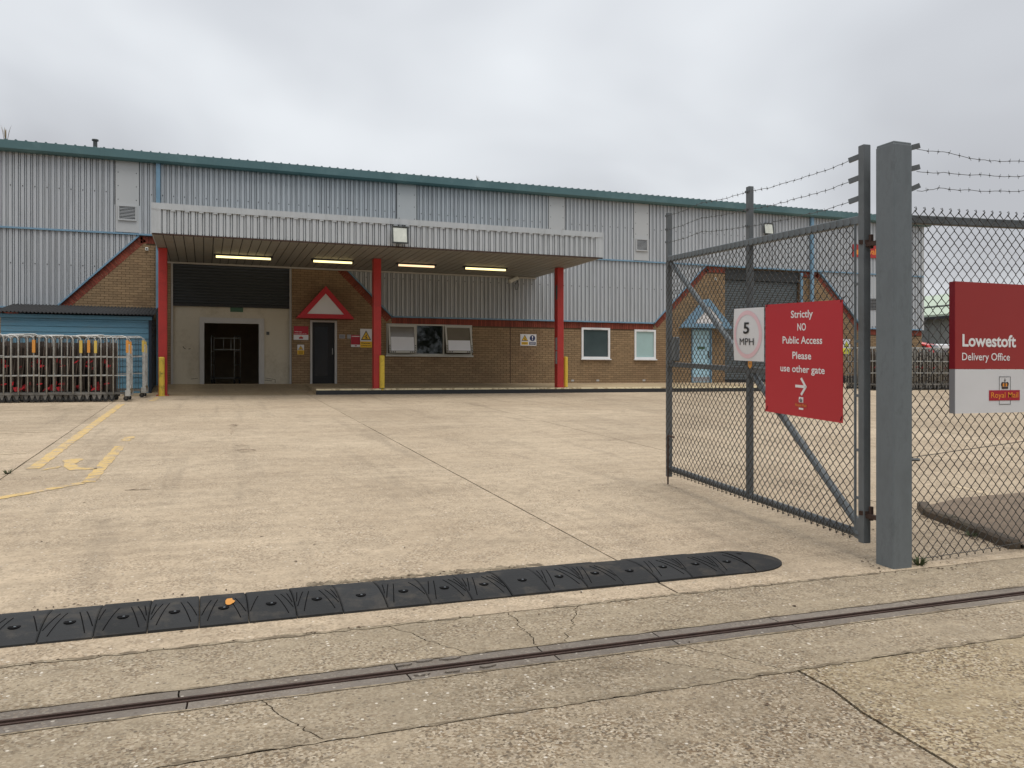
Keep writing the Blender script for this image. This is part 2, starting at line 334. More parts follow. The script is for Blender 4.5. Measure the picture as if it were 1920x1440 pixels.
M['lamp_body'] = mat('floodlight_body', hexc(70, 74, 74), 0.5, var=0.1)
M['farwall'] = mat('far_grey_wall', hexc(132, 136, 134), 0.7, var=0.06)
M['farroof'] = mat('far_green_roof', hexc(176, 190, 172), 0.7, var=0.05, scale=0.6)
M['weed'] = mat('weed_leaf', hexc(62, 74, 42), 0.8, var=0.3)
M['straw'] = mat('dry_grass', hexc(122, 110, 88), 0.9, var=0.2)
M['leaf'] = mat('leaf_litter', hexc(66, 50, 36), 0.9, var=0.3, island=0.4)
M['van_white'] = mat('white_van_paint', hexc(220, 222, 226), 0.3, var=0.03, coat=0.5)
M['van_red'] = mat('red_van_paint', hexc(196, 32, 36), 0.3, var=0.03, coat=0.5)
M['tyre'] = mat('tyre', hexc(28, 28, 28), 0.85, var=0.1)
M['van_glass'] = mat('van_glass', hexc(16, 19, 21), 0.2, var=0.05)
M['purple'] = mat('purple_print', hexc(104, 60, 140), 0.5, var=0.05)
M['cctv'] = mat('cctv_housing', hexc(206, 206, 198), 0.5, var=0.05)

# ------------------------------------------------------------------ flat lettering and print helpers
class Plane:
    """a sign face: origin at its lower left corner, right, up and outward directions"""
    def __init__(s, o, r, u, n): s.o = Vector(o); s.r = Vector(r); s.u = Vector(u); s.n = Vector(n)
    def p(s, a, b, d=0.0): return s.o+s.r*a+s.u*b+s.n*d
def plate(pl, w, h, t, d0=0.0, m=None):
    m = m or MB(); m.prism([pl.p(0, 0, d0), pl.p(w, 0, d0), pl.p(w, h, d0), pl.p(0, h, d0)], pl.n*t); return m
def rect(pl, a0, b0, a1, b1, d, t=0.0012):
    return MB().prism([pl.p(a0, b0, d), pl.p(a1, b0, d), pl.p(a1, b1, d), pl.p(a0, b1, d)], pl.n*t)
def shape(pl, pts, d, t=0.0012): return MB().prism([pl.p(a, b, d) for a, b in pts], pl.n*t)
def circle(ca, cb, r, n=28): return [(ca+r*math.cos(2*math.pi*k/n), cb+r*math.sin(2*math.pi*k/n)) for k in range(n)]
def ring(pl, ca, cb, ra, rb, wa, wb, d, t=0.0012, n=40):
    m = MB(); V = []; Fc = []
    for k in range(n):
        c_, s_ = math.cos(2*math.pi*k/n), math.sin(2*math.pi*k/n)
        for (x, y) in ((ca+ra*c_, cb+rb*s_), (ca+(ra-wa)*c_, cb+(rb-wb)*s_)): V += [pl.p(x, y, d+t)]
    for k in range(n):
        k2 = (k+1) % n; Fc.append((2*k, 2*k2, 2*k2+1, 2*k+1))
    m.add(V, Fc); return m
def text(s, pl, a, b, width, cap, m, parent, d=0.004, align='L', bold=0.012, name='lettering', bend=None):
    """words set on a sign face; a,b = left (or centre) of the baseline, width of the line, cap height"""
    cu = bpy.data.curves.new('lettering_curve', 'FONT'); cu.body = s; cu.size = 1.0; cu.offset = bold; cu.resolution_u = 3
    tmp = bpy.data.objects.new('lettering_tmp', cu); C.objects.link(tmp); bpy.context.view_layer.update()
    me = bpy.data.meshes.new_from_object(tmp.evaluated_get(bpy.context.evaluated_depsgraph_get()))
    bpy.data.objects.remove(tmp)
    vv = [v.co.copy() for v in me.vertices]; ff = [tuple(p.vertices) for p in me.polygons]; bpy.data.meshes.remove(me)
    x0 = min(v.x for v in vv); x1 = max(v.x for v in vv); sx = width/(x1-x0); sy = cap/0.72
    off = a-width/2 if align == 'C' else a
    mb = MB()
    def place(v):
        aa = off+(v.x-x0)*sx; bb = b+v.y*sy
        return pl.p(aa, bb, d+(bend(aa, bb) if bend else 0))
    mb.add([place(v) for v in vv], ff)
    return mb.build(name, m, parent)

# ------------------------------------------------------------------ SETTING: ground, slabs, markings
land = tag(MB().face([(-900, -900, -0.12), (900, -900, -0.12), (900, 4.3, -0.12), (900, 24, 0.62), (900, 900, 0.9), (-900, 900, 0.9), (-900, 24, 0.62), (-900, 4.3, -0.12)]).build('ground', M['land']), kind='structure')
# re-cut land as quads for a clean sheet
bpy.data.objects.remove(land)
lm = MB()
ys = [-900, 4.42, 23.9, 28, 900]; zs = [-0.035, -0.035, g(23.9)-0.035, 1.0, 1.0]
for i in range(4): lm.add([(-900, ys[i], zs[i]), (900, ys[i], zs[i]), (900, ys[i+1], zs[i+1]), (-900, ys[i+1], zs[i+1])], [(0, 1, 2, 3)])
ground = tag(lm.build('ground', M['dirt']), kind='structure')

def jag(n, amp, seed):
    rr = random.Random(seed); v = 0; out = []
    for _ in range(n): v = v*0.6+rr.uniform(-amp, amp); out.append(v)
    return out
def slab(xl, xr, y0, y1, m, gap=0.006, jl=0.0, jr=0.0, jy=0.0, seed=0, kink=None, name='slab', dz=0.0, t=0.03):
    """one concrete bay; xl, xr may be polylines [(x,y)..] for cracked edges; edges wander a little"""
    def side(x, sgn, amp, sd):
        if isinstance(x, (list, tuple)): return [(px+sgn*gap, py) for px, py in x]
        n = max(2, int((y1-y0)/0.12)) if amp else max(2, int((y1-y0)/1.2))
        n = min(n, 60); j = jag(n+1, amp, sd) if amp else [0]*(n+1)
        return [(x+sgn*gap+j[i], y0+gap+(y1-y0-2*gap)*i/n) for i in range(n+1)]
    Lp = side(xl, 1, jl, seed+1); Rp = side(xr, -1, jr, seed+2)
    # bottom and top edges
    def edge(xa, xb, y, sd):
        n = max(1, int(abs(xb-xa)/0.12)) if jy else 1
        n = min(n, 50); j = jag(n+1, jy, sd) if jy else [0]*(n+1)
        return [(xa+(xb-xa)*i/n, y+j[i]) for i in range(1, n)]
    pts = [Lp[0]]+edge(Lp[0][0], Rp[0][0], y0+gap, seed+3)+Rp+edge(Rp[-1][0], Lp[-1][0], y1-gap, seed+4)+list(reversed(Lp[1:]))
    mb = MB(); n = len(pts)
    top = [(x, y, g(y)+dz) for x, y in pts]; bot = [(x, y, g(y)+dz-t) for x, y in pts]
    if y0 < 23.9 < y1 or y0 < 4.42 < y1:
        pass
    mb.add(top+bot, [tuple(range(n))]+[(i, (i+1) % n, n+(i+1) % n, n+i) for i in range(n)])
    return mb.build(name, m, ground)
# yard bays
XJ = [-30, -22, -16, -12.7, -9.15, -5.6, -2.05, 2.75, 6.3, 9.85, 13.4, 17.0, 20.5, 24.0, 27.5, 31, 35, 42, 50]
YJ = [4.42, 15.3, 20.8, 23.9]
k = 0
for i in range(len(XJ)-1):
    for j in range(len(YJ)-1):
        near = -10 < XJ[i] < 14
        slab(XJ[i], XJ[i+1], YJ[j], YJ[j+1], M['yard'], gap=0.005 if j else 0.008, jl=0.0025 if near else 0, jr=0.0025 if near else 0, jy=0.004 if (near and j == 0) else 0.0015 if near else 0, seed=100+k*7); k += 1
    slab(XJ[i], XJ[i+1], 23.9, 27.05 if XJ[i+1] < 29 else 45, M['platform'] if -3 < XJ[i] < 3 else M['yard'], gap=0.004, seed=500+k); k += 1  # bays under the canopy are coloured darker to deepen the shade there
# apron strips by the road: outer slabs, strip, track concrete
slab(-6, [(2.42, -1.2), (2.43, 1.2), (2.40, 1.9), (2.44, 2.3), (2.47, 2.62), (2.53, 2.85), (2.545, 3.10)], -1.2, 3.10, M['front'], gap=0.008, jy=0.003, seed=11)
slab([(2.42, -1.2), (2.43, 1.2), (2.40, 1.9), (2.44, 2.3), (2.47, 2.62), (2.53, 2.85), (2.545, 3.10)], 9, -1.2, 3.10, M['front_r'], gap=0.008, jy=0.003, seed=12)
for a, b_ in ((-14, -6), (9, 18)): slab(a, b_, -1.2, 3.10, M['front'], seed=13+int(a))
M['asphalt'] = mat('asphalt', hexc(72, 72, 72), 0.9, var=0.12, scale=2, bump=0.4, bscale=120)
slab(-60, 70, -12, -1.2, M['asphalt'], seed=33, name='road')
def crack(x0, y0, x1, y1, amp, seed, n=28):
    """a fracture line wandering from one joint to the next"""
    rr = random.Random(seed); j = 0; k2 = 0; out = []
    for i in range(n+1):
        f_ = i/n; k2 = k2*0.8+rr.uniform(-1, 1)*amp*0.5; j = k2*math.sin(math.pi*f_)**0.4+rr.uniform(-0.2, 0.2)*amp if 0 < i < n else 0
        out.append((x0+(x1-x0)*f_+j, y0+(y1-y0)*f_))
    return out
crA = crack(0.42, 3.10, 0.22, 3.58, 0.022, 1); crB = crack(2.33, 3.10, 1.86, 3.58, 0.03, 2); crC = crack(2.52, 3.10, 2.22, 3.58, 0.022, 3)
for s_, (a, b_) in enumerate(((-14, -6), (-6, crA), (crA, crB), (crB, crC), (crC, 6.5), (6.5, 18))): slab(a, b_, 3.10, 3.58, M['strip'], gap=0.0035, jy=0.005, seed=60+s_)
crD = crack(1.72, 3.82, 2.06, 4.42, 0.04, 4); crE = crack(1.2, 3.82, 0.92, 4.42, 0.016, 5); crF = crack(1.55, 3.82, 1.62, 4.42, 0.03, 6)
for s_, (a, b_) in enumerate(((-14, -5), (-5, crE), (crE, crF), (crF, crD), (crD, 6.2), (6.2, 18))): slab(a, b_, 3.82, 4.42, M['strip'], gap=0.0035, jy=0.006, seed=80+s_)
# track blocks each side of the slot, broken at the joints
TX = [-6.5, -3.1, -1.55, -0.10, 0.83, 1.55, 2.20, 2.95, 3.95, 5.2, 6.6, 9]
for i in range(len(TX)-1):
    a, b_ = TX[i], TX[i+1]
    slab(a, b_, 3.730, 3.82, M['track'], gap=0.004, jl=0.004, jr=0.004, jy=0.002, seed=200+i)
    slab(a+0.03, b_+0.03, 3.58, 3.670, M['track'], gap=0.004, jl=0.004, jr=0.004, jy=0.002, seed=230+i)
track = MB()
track.box(-14, 18, 3.673, 3.686, -0.034, 0.0035); track.box(-14, 18, 3.712, 3.727, -0.034, 0.0035)
tag(track.build('gate_track', M['rust']), 'long rusty steel slot rail set in the concrete below the speed hump', 'rail')
# broken chips by the track
rr = random.Random(5)
for i, (cx, cy) in enumerate(((0.86, 3.78), (0.97, 3.80), (1.10, 3.79), (0.92, 3.63), (1.06, 3.62), (1.22, 3.63))):
    pts = [(cx+math.cos(t*1.05)*rr.uniform(0.03, 0.06), cy+math.sin(t*1.05)*rr.uniform(0.010, 0.018)) for t in range(6)]
    MB().prism([(x, y, 0.001) for x, y in pts], (0, 0, 0.007)).build('broken_chip', M['track'], ground)
# dirt worked into the edges of the joints
M['grime'] = concrete('joint_grime', hexc(151, 138, 116), hexc(165, 151, 129), 0.5, 105, paint=hexc(78, 66, 52), wear=0.50, paint_amt=0.6)
def strip_mark(p0, p1, w, m, name='painted_line', n=24, ragged=0.01, seed=1):
    p0 = Vector(p0); p1 = Vector(p1); d = (p1-p0).normalized(); sd_ = Vector((-d.y, d.x)); rr = random.Random(seed); V = []
    for i in range(n+1):
        q = p0+(p1-p0)*i/n
        for s_ in (-1, 1):
            e = q+sd_*s_*max(0.001, w/2+rr.uniform(-ragged, ragged)); V.append((e.x, e.y, g(e.y)+(0.003 if name == 'joint_grime' else 0.004)))
    mb = MB(); mb.add(V, [(2*i, 2*i+2, 2*i+3, 2*i+1) for i in range(n)])
    return mb.build(name, m, ground)
for q_, (p0_, p1_, w_) in enumerate((((-3.5, 4.415), (1.4, 4.415), 0.035), ((1.9, 4.42), (4.3, 4.42), 0.03), ((-3, 3.10), (1.6, 3.10), 0.018), ((1.6, 3.10), (5.5, 3.10), 0.026), ((-3, 3.822), (6, 3.822), 0.016), ((-3, 3.578), (6, 3.578), 0.014), ((0.6, 5.30), (2.2, 5.30), 0.07))):
    strip_mark(p0_, p1_, w_, M['grime'], name='joint_grime', n=90, ragged=w_*0.45, seed=40+q_)
strip_mark((-1.86, 10.9), (-1.80, 21.1), 0.14, M['yellow_line'], n=60, seed=1)
strip_mark((-1.15, 9.75), (-1.12, 12.9), 0.13, M['yellow_line'], n=40, seed=2)
strip_mark((-1.10, 13.5), (-1.09, 14.1), 0.13, M['yellow_line'], n=8, ragged=0.03, seed=3)
strip_mark((-2.6, 8.1), (-1.2, 9.72), 0.12, M['yellow_line'], n=40, seed=4)
strip_mark((-1.2, 22.0), (-1.15, 23.3), 0.12, M['yellow_line'], n=14, ragged=0.02, seed=5)
strip_mark((-1.2, 22.35), (3.2, 22.5), 0.06, M['white_line'], n=40, ragged=0.02, seed=6)
strip_mark((-6, 15.0), (-2.2, 15.1), 0.09, M['white_line'], n=40, ragged=0.02, seed=7)
strip_mark((-6, 11.7), (-2.2, 12.4), 0.08, M['white_line'], n=40, ragged=0.02, seed=8)
strip_mark((-6, 19.6), (-2.2, 19.7), 0.09, M['white_line'], n=40, ragged=0.02, seed=9)
strip_mark((9, 22.2), (16, 21.9), 0.10, M['white_line'], n=40, ragged=0.02, seed=10)
strip_mark((7.95, 7.1), (7.8, 6.42), 0.10, M['white_line'], n=20, seed=11)
def flat_shape(pts, m, name, dz=0.004): return MB().face([(x, y, g(y)+dz) for x, y in pts]).build(name, m, ground)
# faded walking figure painted between the yellow lines
flat_shape([(-1.66, 11.55), (-1.50, 11.75), (-1.42, 11.6), (-1.47, 11.2), (-1.36, 10.85), (-1.18, 10.80), (-1.17, 10.68), (-1.45, 10.66), (-1.56, 11.0), (-1.60, 11.35)], M['yellow_line'], 'painted_figure')
flat_shape([(-1.75, 10.75), (-1.70, 10.95), (-1.58, 11.05), (-1.60, 10.9)], M['yellow_line'], 'painted_figure')
# tyre / oil stains
rr = random.Random(9)
for cx, cy, sx, sy in ((0.55, 12.0, 0.16, 0.22), (0.50, 12.6, 0.12, 0.12), (0.42, 14.6, 0.05, 0.6), (0.50, 15.6, 0.1, 0.25), (-0.62, 9.15, 0.14, 0.05)):
    pts = [(cx+math.cos(t*math.pi/8)*sx*rr.uniform(0.5, 1.1), cy+math.sin(t*math.pi/8)*sy*rr.uniform(0.5, 1.1)) for t in range(16)]
    flat_shape(pts, M['stain'], 'oil_stain', 0.0035)
# planted island with kerb behind the fence
isl = [(5.86, 4.62), (6.01, 5.04), (6.14, 5.42), (6.24, 5.78), (6.48, 6.08), (7.1, 6.28), (8.1, 6.33), (11, 6.35), (11, 4.62)]
tag(MB().face([(x+0.05, y-0.02, g(y)+0.035) for x, y in isl]).build('kerbed_island', M['soil']), kind='structure')
island = bpy.data.objects['kerbed_island']
for i in range(4):
    a = Vector(isl[i]); b_ = Vector(isl[i+1]); n = max(1, round((b_-a).length/0.6))
    for q in range(n):
        p0 = a+(b_-a)*(q/n); p1 = a+(b_-a)*((q+1)/n); d = (p1-p0).normalized()*0.006
        MB().bar((p0.x+d.x, p0.y+d.y, g(p0.y)+0.008), (p1.x-d.x, p1.y-d.y, g(p1.y)+0.008), 0.11, 0.13).build('kerb_stone', M['kerbstone'], island, bevel=0.018)

# ------------------------------------------------------------------ BUILDING
WY = 27.0; FL = 1.08; BX0, BX1 = -12.0, 28.7
Z_EAVE = 7.70; Z_FL = 5.56; Z_BR = 3.28
depot = thing('delivery_depot', 'long grey corrugated metal depot with buff brick base and teal gutter', 'building', (10, WY, 0.8))
TOPL = [(BX0, Z_BR), (-4.05, Z_BR), (-1.80, Z_FL-0.03), (3.55, Z_FL-0.03), (5.80, Z_BR), (15.65, Z_BR), (17.90, Z_FL-0.03), (23.25, Z_FL-0.03), (25.5, Z_BR), (BX1, Z_BR)]
def ztop(x):
    for (xa, za), (xb, zb) in zip(TOPL, TOPL[1:]):
        if xa <= x <= xb: return za+(zb-za)*(x-xa)/(xb-xa)
    return Z_BR
GAR = (-0.96, 2.59, FL, 5.4); SH2 = (18.8, 22.3, FL, 5.47)
D1 = (3.16, 4.01, FL, 3.12); D2 = (17.30, 18.20, FL, 3.12)
W1 = (5.62, 8.58, 2.03, 3.07); W2 = (12.70, 13.85, 1.95, 3.08); W3 = (14.85, 15.75, 1.95, 3.05)
OPEN = [GAR, SH2, D1, D2, W1, W2, W3]
def decompose(x0, x1, z0, z1, ops):
    xs = sorted({x0, x1, *[c for o in ops for c in o[:2] if x0 < c < x1]}); out = []
    for a, b_ in zip(xs, xs[1:]):
        mid = (a+b_)/2; cuts = sorted((o[2], o[3]) for o in ops if o[0] < mid < o[1]); z = z0
        for lo, hi in cuts:
            if lo > z: out.append((a, b_, z, lo))
            z = max(z, hi)
        if z < z1: out.append((a, b_, z, z1))
    return out
core = MB()
for a, b_, z0, z1 in decompose(BX0+0.02, BX1-0.02, 0.6, 7.66, OPEN): core.box(a, b_, WY+0.012, WY+0.26, z0, z1)
core.box(BX1-0.28, BX1-0.02, WY+0.26, WY+38, 0.6, 7.66); core.box(BX0+0.02, BX0+0.28, WY+0.26, WY+38, 0.6, 7.66); core.box(BX0+0.28, BX1-0.28, WY+37.7, WY+38, 0.6, 7.66)
core.build('wall_core', M['mortar'], depot)
# bricks laid course by course
bk = MB(); rb = random.Random(3); row = 0; z = 0.755
while z < 5.30:
    zc = z+0.033; x = BX0+0.02 - (0.1125 if row % 2 else 0)
    while x < BX1-0.02:
        x0, x1 = max(x, BX0+0.03), min(x+0.215, BX1-0.03)
        segs = [(x0, x1)]
        for o in OPEN:
            if o[2]-0.01 < zc < o[3]+0.01:
                ns = []
                for a, b_ in segs:
                    if b_ <= o[0] or a >= o[1]: ns.append((a, b_))
                    else:
                        if a < o[0]: ns.append((a, o[0]-0.004))
                        if b_ > o[1]: ns.append((o[1]+0.004, b_))
                segs = ns
        for a, b_ in segs:
            if b_-a < 0.03: continue
            if (min(ztop(a), ztop(b_))-0.23 if abs(ztop(a)-ztop(b_)) < 1e-6 else min(ztop(a), ztop(b_))-0.06) < z+0.065: continue
            if a > -4.0 and b_ < -1.5 and z < 0: continue
            p = rb.uniform(0, 0.003)
            y0 = WY-p; bk.add([(a, y0, z), (b_, y0, z), (b_, y0, z+0.065), (a, y0, z+0.065), (a, WY+0.02, z), (b_, WY+0.02, z), (b_, WY+0.02, z+0.065), (a, WY+0.02, z+0.065)],
                              [(0, 1, 2, 3), (0, 4, 5, 1), (3, 2, 6, 7), (0, 3, 7, 4), (1, 5, 6, 2)])
        x += 0.225
    z += 0.075; row += 1
tag(bk.build('brickwork', M['brick'], depot), kind='stuff')
# return wall bricks on the right-hand end are plain: end wall skirt
MB().box(BX1-0.02, BX1+0.012, WY, WY+38, 0.7, Z_BR).build('end_wall_skirt', M['brick'], depot)
# red soldier bricks and blue trim along the top of the brickwork
sol = MB(); trim = MB()
for (xa, za), (xb, zb) in zip(TOPL, TOPL[1:]):
    a = Vector((xa, 0, za)); b_ = Vector((xb, 0, zb)); d = (b_-a); Ln = d.length; d.normalize(); nn = Vector((-d.z, 0, d.x)); nn = nn if nn.z > 0 else -nn
    n = int(Ln/0.075)
    for i in range(n):
        c = a+d*((i+0.5)*Ln/n)-nn*0.125; c.y = WY+0.005
        if any(o[0]-0.03 < c.x < o[1]+0.03 and c.z < o[3] for o in OPEN): continue
        sol.obox(c, d*0.0325, Vector((0, 0.012, 0)), nn*0.1075)
    e = 0.03
    trim.obox((a+b_)/2+nn*0.012+Vector((0, WY-0.03, 0)), d*(Ln/2+e), Vector((0, 0.055, 0)), nn*0.022)
tag(sol.build('soldier_course', M['redbrick'], depot), kind='stuff')
trim.build('brick_top_trim', M['blue'], depot)
# corrugated sheet
def corrugate(x0, x1, zb, zt, yf, pitch=0.153, depth=0.060, phase=0.0):
    """box-ribbed sheet facing -Y; zb, zt may be functions of x"""
    fb = zb if callable(zb) else (lambda x: zb); ft = zt if callable(zt) else (lambda x: zt)
    prof = [(0, 0), (0.50, 0), (0.535, 1), (0.615, 1), (0.65, 0.3), (0.83, 0.3), (0.865, 1), (0.955, 1)]
    xs = []
    x = x0-((x0-phase) % pitch)
    while x < x1+pitch:
        for f_, dd in prof: xs.append((x+f_*pitch, dd))
        x += pitch
    def dep(x):
        for (a, da), (b_, db) in zip(xs, xs[1:]):
            if a <= x <= b_: return da+(db-da)*(x-a)/(b_-a) if b_ > a else da
        return 0
    pts = [(x0, dep(x0))]+[p for p in xs if x0 < p[0] < x1]+[(x1, dep(x1))]
    mb = MB(); V = []
    for x, dd in pts: V += [(x, yf+dd*depth, fb(x)), (x, yf+dd*depth, ft(x))]
    mb.add(V, [(2*i, 2*i+2, 2*i+3, 2*i+1) for i in range(len(pts)-1)]); return mb
panels = [(-2.45, -1.84), (5.97, 6.60), (11.40, 12.0), (14.80, 15.40)]
edges = [BX0]+[c for p in panels for c in p]+[BX1]
for i in range(0, len(edges), 2): corrugate(edges[i], edges[i+1], Z_FL+0.015, Z_EAVE+0.05, WY-0.088).build('upper_cladding', M['clad'], depot)
clips = [BX0, -4.05, -1.80, 3.55, 5.8, 10.9, 15.65, 17.9, 23.25, 25.5, BX1]
low = [(BX0, -1.80), (3.55, 10.9), (10.9, 17.9), (23.25, BX1)]
for a, b_ in low: corrugate(a, b_, lambda x: ztop(x)+0.03, Z_FL-0.02, WY-0.070).build('lower_cladding', M['clad_low'], depot)
MB().box(BX1, BX1+0.04, WY-0.07, WY+38, Z_BR, 7.7).build('end_cladding', M['clad'], depot)
MB().box(BX1-0.06, BX1+0.05, WY-0.09, WY-0.078, Z_BR, 7.7).build('corner_flashing', M['panel'], depot)
for a, b_ in panels:
    q = MB().box(a-0.01, b_+0.01, WY-0.094, WY-0.04, Z_FL+0.03 if a < 0 or a > 14 else 5.0, Z_EAVE+0.04).build('flat_panel', M['panel'], depot)
    sm = MB()
    for xx in (a+0.06, b_-0.06):
        for zz in (6.55, 6.95, 7.35): sm.box(xx-0.012, xx+0.012, WY-0.097, WY-0.093, zz-0.012, zz+0.012)
    tag(sm.build('panel_screws', M['seam'], q), kind='stuff')
    MB().box(a-0.035, a-0.014, WY-0.092, WY-0.05, 6.4, Z_EAVE).build('panel_seam', M['seam'], q)
    MB().box(b_+0.014, b_+0.035, WY-0.092, WY-0.05, 6.4, Z_EAVE).build('panel_seam', M['seam'], q)
    if a < 0 or a > 14:
        xa, xb, za, zb = a+0.06, b_-0.05, 5.93, 6.38
        fr = MB()
        for c in ((xa, xb, za, za+0.035), (xa, xb, zb-0.035, zb), (xa, xa+0.035, za+0.035, zb-0.035), (xb-0.035, xb, za+0.035, zb-0.035)): fr.box(c[0], c[1], WY-0.138, WY-0.0945, c[2], c[3])
        f = fr.build('louvre_vent', M['panel'], depot)
        MB().box(xa+0.036, xb-0.036, WY-0.100, WY-0.0955, za+0.036, zb-0.036).build('louvre_back', M['seam'], f)
        for s_ in range(9):
            zz = za+0.055+s_*0.042; MB().obox(((xa+xb)/2, WY-0.117, zz), ((xb-xa)/2-0.037, 0, 0), (0, 0.014, 0.012), (0, 0.001, -0.0014)).build('louvre_slat', M['panel'], f)
# low vent panel by the right-hand door
q = MB().box(25.75, 26.3, WY-0.062, WY-0.03, 3.4, 5.45).build('flat_panel', M['panel'], depot)
for s_ in range(8): MB().obox((26.02, WY-0.08, 4.1+s_*0.06), (0.2, 0, 0), (0, 0.014, 0.016), (0, 0.001, -0.0014)).build('louvre_slat', M['seam'], q)
# screws along the cladding rails
sc = MB()
for zz, yy, ok in ((6.75, WY-0.093, lambda x: not any(a-0.05 < x < b_+0.05 for a, b_ in panels)), (4.55, WY-0.075, lambda x: ztop(x) < 4.4 and (x < -1.9 or x > 3.6))):
    n0 = int(BX0/0.306)
    for i in range(n0, int(BX1/0.306)):
        x = i*0.306+0.045
        if ok(x) and x > -6: sc.box(x-0.013, x+0.013, yy, yy+0.006, zz-0.016, zz+0.016)
tag(sc.build('cladding_screws', M['seam'], depot), kind='stuff')
MB().box(BX0, BX1+0.02, WY-0.11, WY-0.045, Z_FL-0.035, Z_FL+0.012).build('sheet_joint_trim', M['blue'], depot)
# eaves gutter and roof
prof = [(WY-0.32, 7.74), (WY-0.27, 7.685), (WY-0.04, 7.685), (WY-0.04, 7.99), (WY-0.32, 7.97)]
gx = [BX0-0.1, -7, -2.8, 1.7, 6.2, 10.7, 15.2, 19.7, 24.2, BX1+0.25]
for a, b_ in zip(gx, gx[1:]): MB().prism([(a+0.002, y, z_) for y, z_ in prof], (b_-a-0.004, 0, 0)).build('gutter', M['teal'], depot)
for xx in gx[1:-1]: MB().prism([(xx-0.05, y-0.006 if y < WY-0.3 else y, z_+(0.006 if z_ > 7.9 else -0.006)) for y, z_ in prof], (0.10, 0, 0)).build('gutter_joint', M['teal'], depot)
rf = MB(); s_ = 0.105
def rz(y): return 8.0+(y-WY)*s_
RIDGE = WY+19
rf.add([(BX0-0.1, WY-0.2, rz(WY-0.2)), (BX1+0.2, WY-0.2, rz(WY-0.2)), (BX1+0.2, RIDGE, rz(RIDGE)), (BX0-0.1, RIDGE, rz(RIDGE))], [(0, 1, 2, 3)])
rf.add([(BX0-0.1, RIDGE, rz(RIDGE)), (BX1+0.2, RIDGE, rz(RIDGE)), (BX1+0.2, WY+38.2, 8.0), (BX0-0.1, WY+38.2, 8.0)], [(0, 1, 2, 3)])
x = BX0
while x < BX1+0.1:
    y0 = WY-0.24; rf.add([(x-0.035, y0, rz(y0)-0.01), (x+0.035, y0, rz(y0)-0.01), (x+0.02, y0, rz(y0)+0.045), (x-0.02, y0, rz(y0)+0.045),
                          (x-0.035, RIDGE, rz(RIDGE)-0.01), (x+0.035, RIDGE, rz(RIDGE)-0.01), (x+0.02, RIDGE, rz(RIDGE)+0.045), (x-0.02, RIDGE, rz(RIDGE)+0.045)], [(0, 1, 2, 3), (0, 4, 7, 3), (1, 2, 6, 5), (3, 2, 6, 7)])
    x += 0.25
rf.build('roof', M['roof'], depot)
for sgx in (BX0, BX1): MB().prism([(sgx-0.02, WY, 7.7), (sgx-0.02, RIDGE, rz(RIDGE)-0.03), (sgx-0.02, WY+38, 7.7)], (0.04, 0, 0)).build('gable', M['clad'], depot)
# roof vent stub
p = wall_pt(177, 275, WY+0.3); v_ = MB(); v_.tube([(p.x, WY+0.5, 7.9), (p.x, WY+0.5, 8.36)], 0.06, 10); v_.tube([(p.x, WY+0.5, 8.36), (p.x, WY+0.5, 8.40)], 0.095, 10); v_.build('roof_vent_pipe', M['lamp_body'], depot)
# downpipes
MB().box(-1.36, -1.24, WY-0.20, WY-0.10, 1.0, 7.69).build('downpipe', M['blue'], depot, bevel=0.01)
MB().box(22.74, 22.88, WY-0.20, WY-0.10, 1.0, 7.69).build('downpipe', M['blue'], depot, bevel=0.01)
MB().box(22.32, 22.42, WY-0.09, WY-0.02, 1.0, 5.45).build('shutter_guide', M['blue'], depot)
MB().box(-1.22, -1.12, WY-0.12, WY-0.02, 1.0, 4.7).build('downpipe', M['frame_grey'], depot, bevel=0.01)
# expansion joint in the brickwork
MB().box(9.97, 9.99, WY-0.006, WY+0.01, 1.0, 3.03).build('expansion_joint', M['rust'], depot)
# weep vents / air bricks
for xx in (12.3, 13.3, 15.2): MB().box(xx, xx+0.11, WY-0.012, WY+0.0, 1.14, 1.2).build('air_brick', M['frame_grey'], depot)

# interior seen through the open door
inn = MB(); inn.box(-3.2, -3.0, WY+0.27, WY+9, FL, 5.4); inn.box(4.9, 5.1, WY+0.27, WY+9, FL, 5.4); inn.box(-3.2, 5.1, WY+4.6, WY+4.8, FL, 5.4); inn.box(-3.2, 5.1, WY+0.27, WY+9.2, 5.41, 5.5)
inn.build('inner_room', M['dark'], depot)
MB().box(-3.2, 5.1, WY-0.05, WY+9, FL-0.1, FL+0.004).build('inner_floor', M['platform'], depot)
sh = MB()
for i in range(3): sh.box(2.0, 4.6, WY+3.7, WY+4.5, FL+0.3+0.7*i, FL+0.36+0.7*i)
for xx in (2.0, 4.54): sh.box(xx, xx+0.06, WY+3.7, WY+3.76, FL, FL+2)
sh.build('inner_shelving', M['dark'], depot)
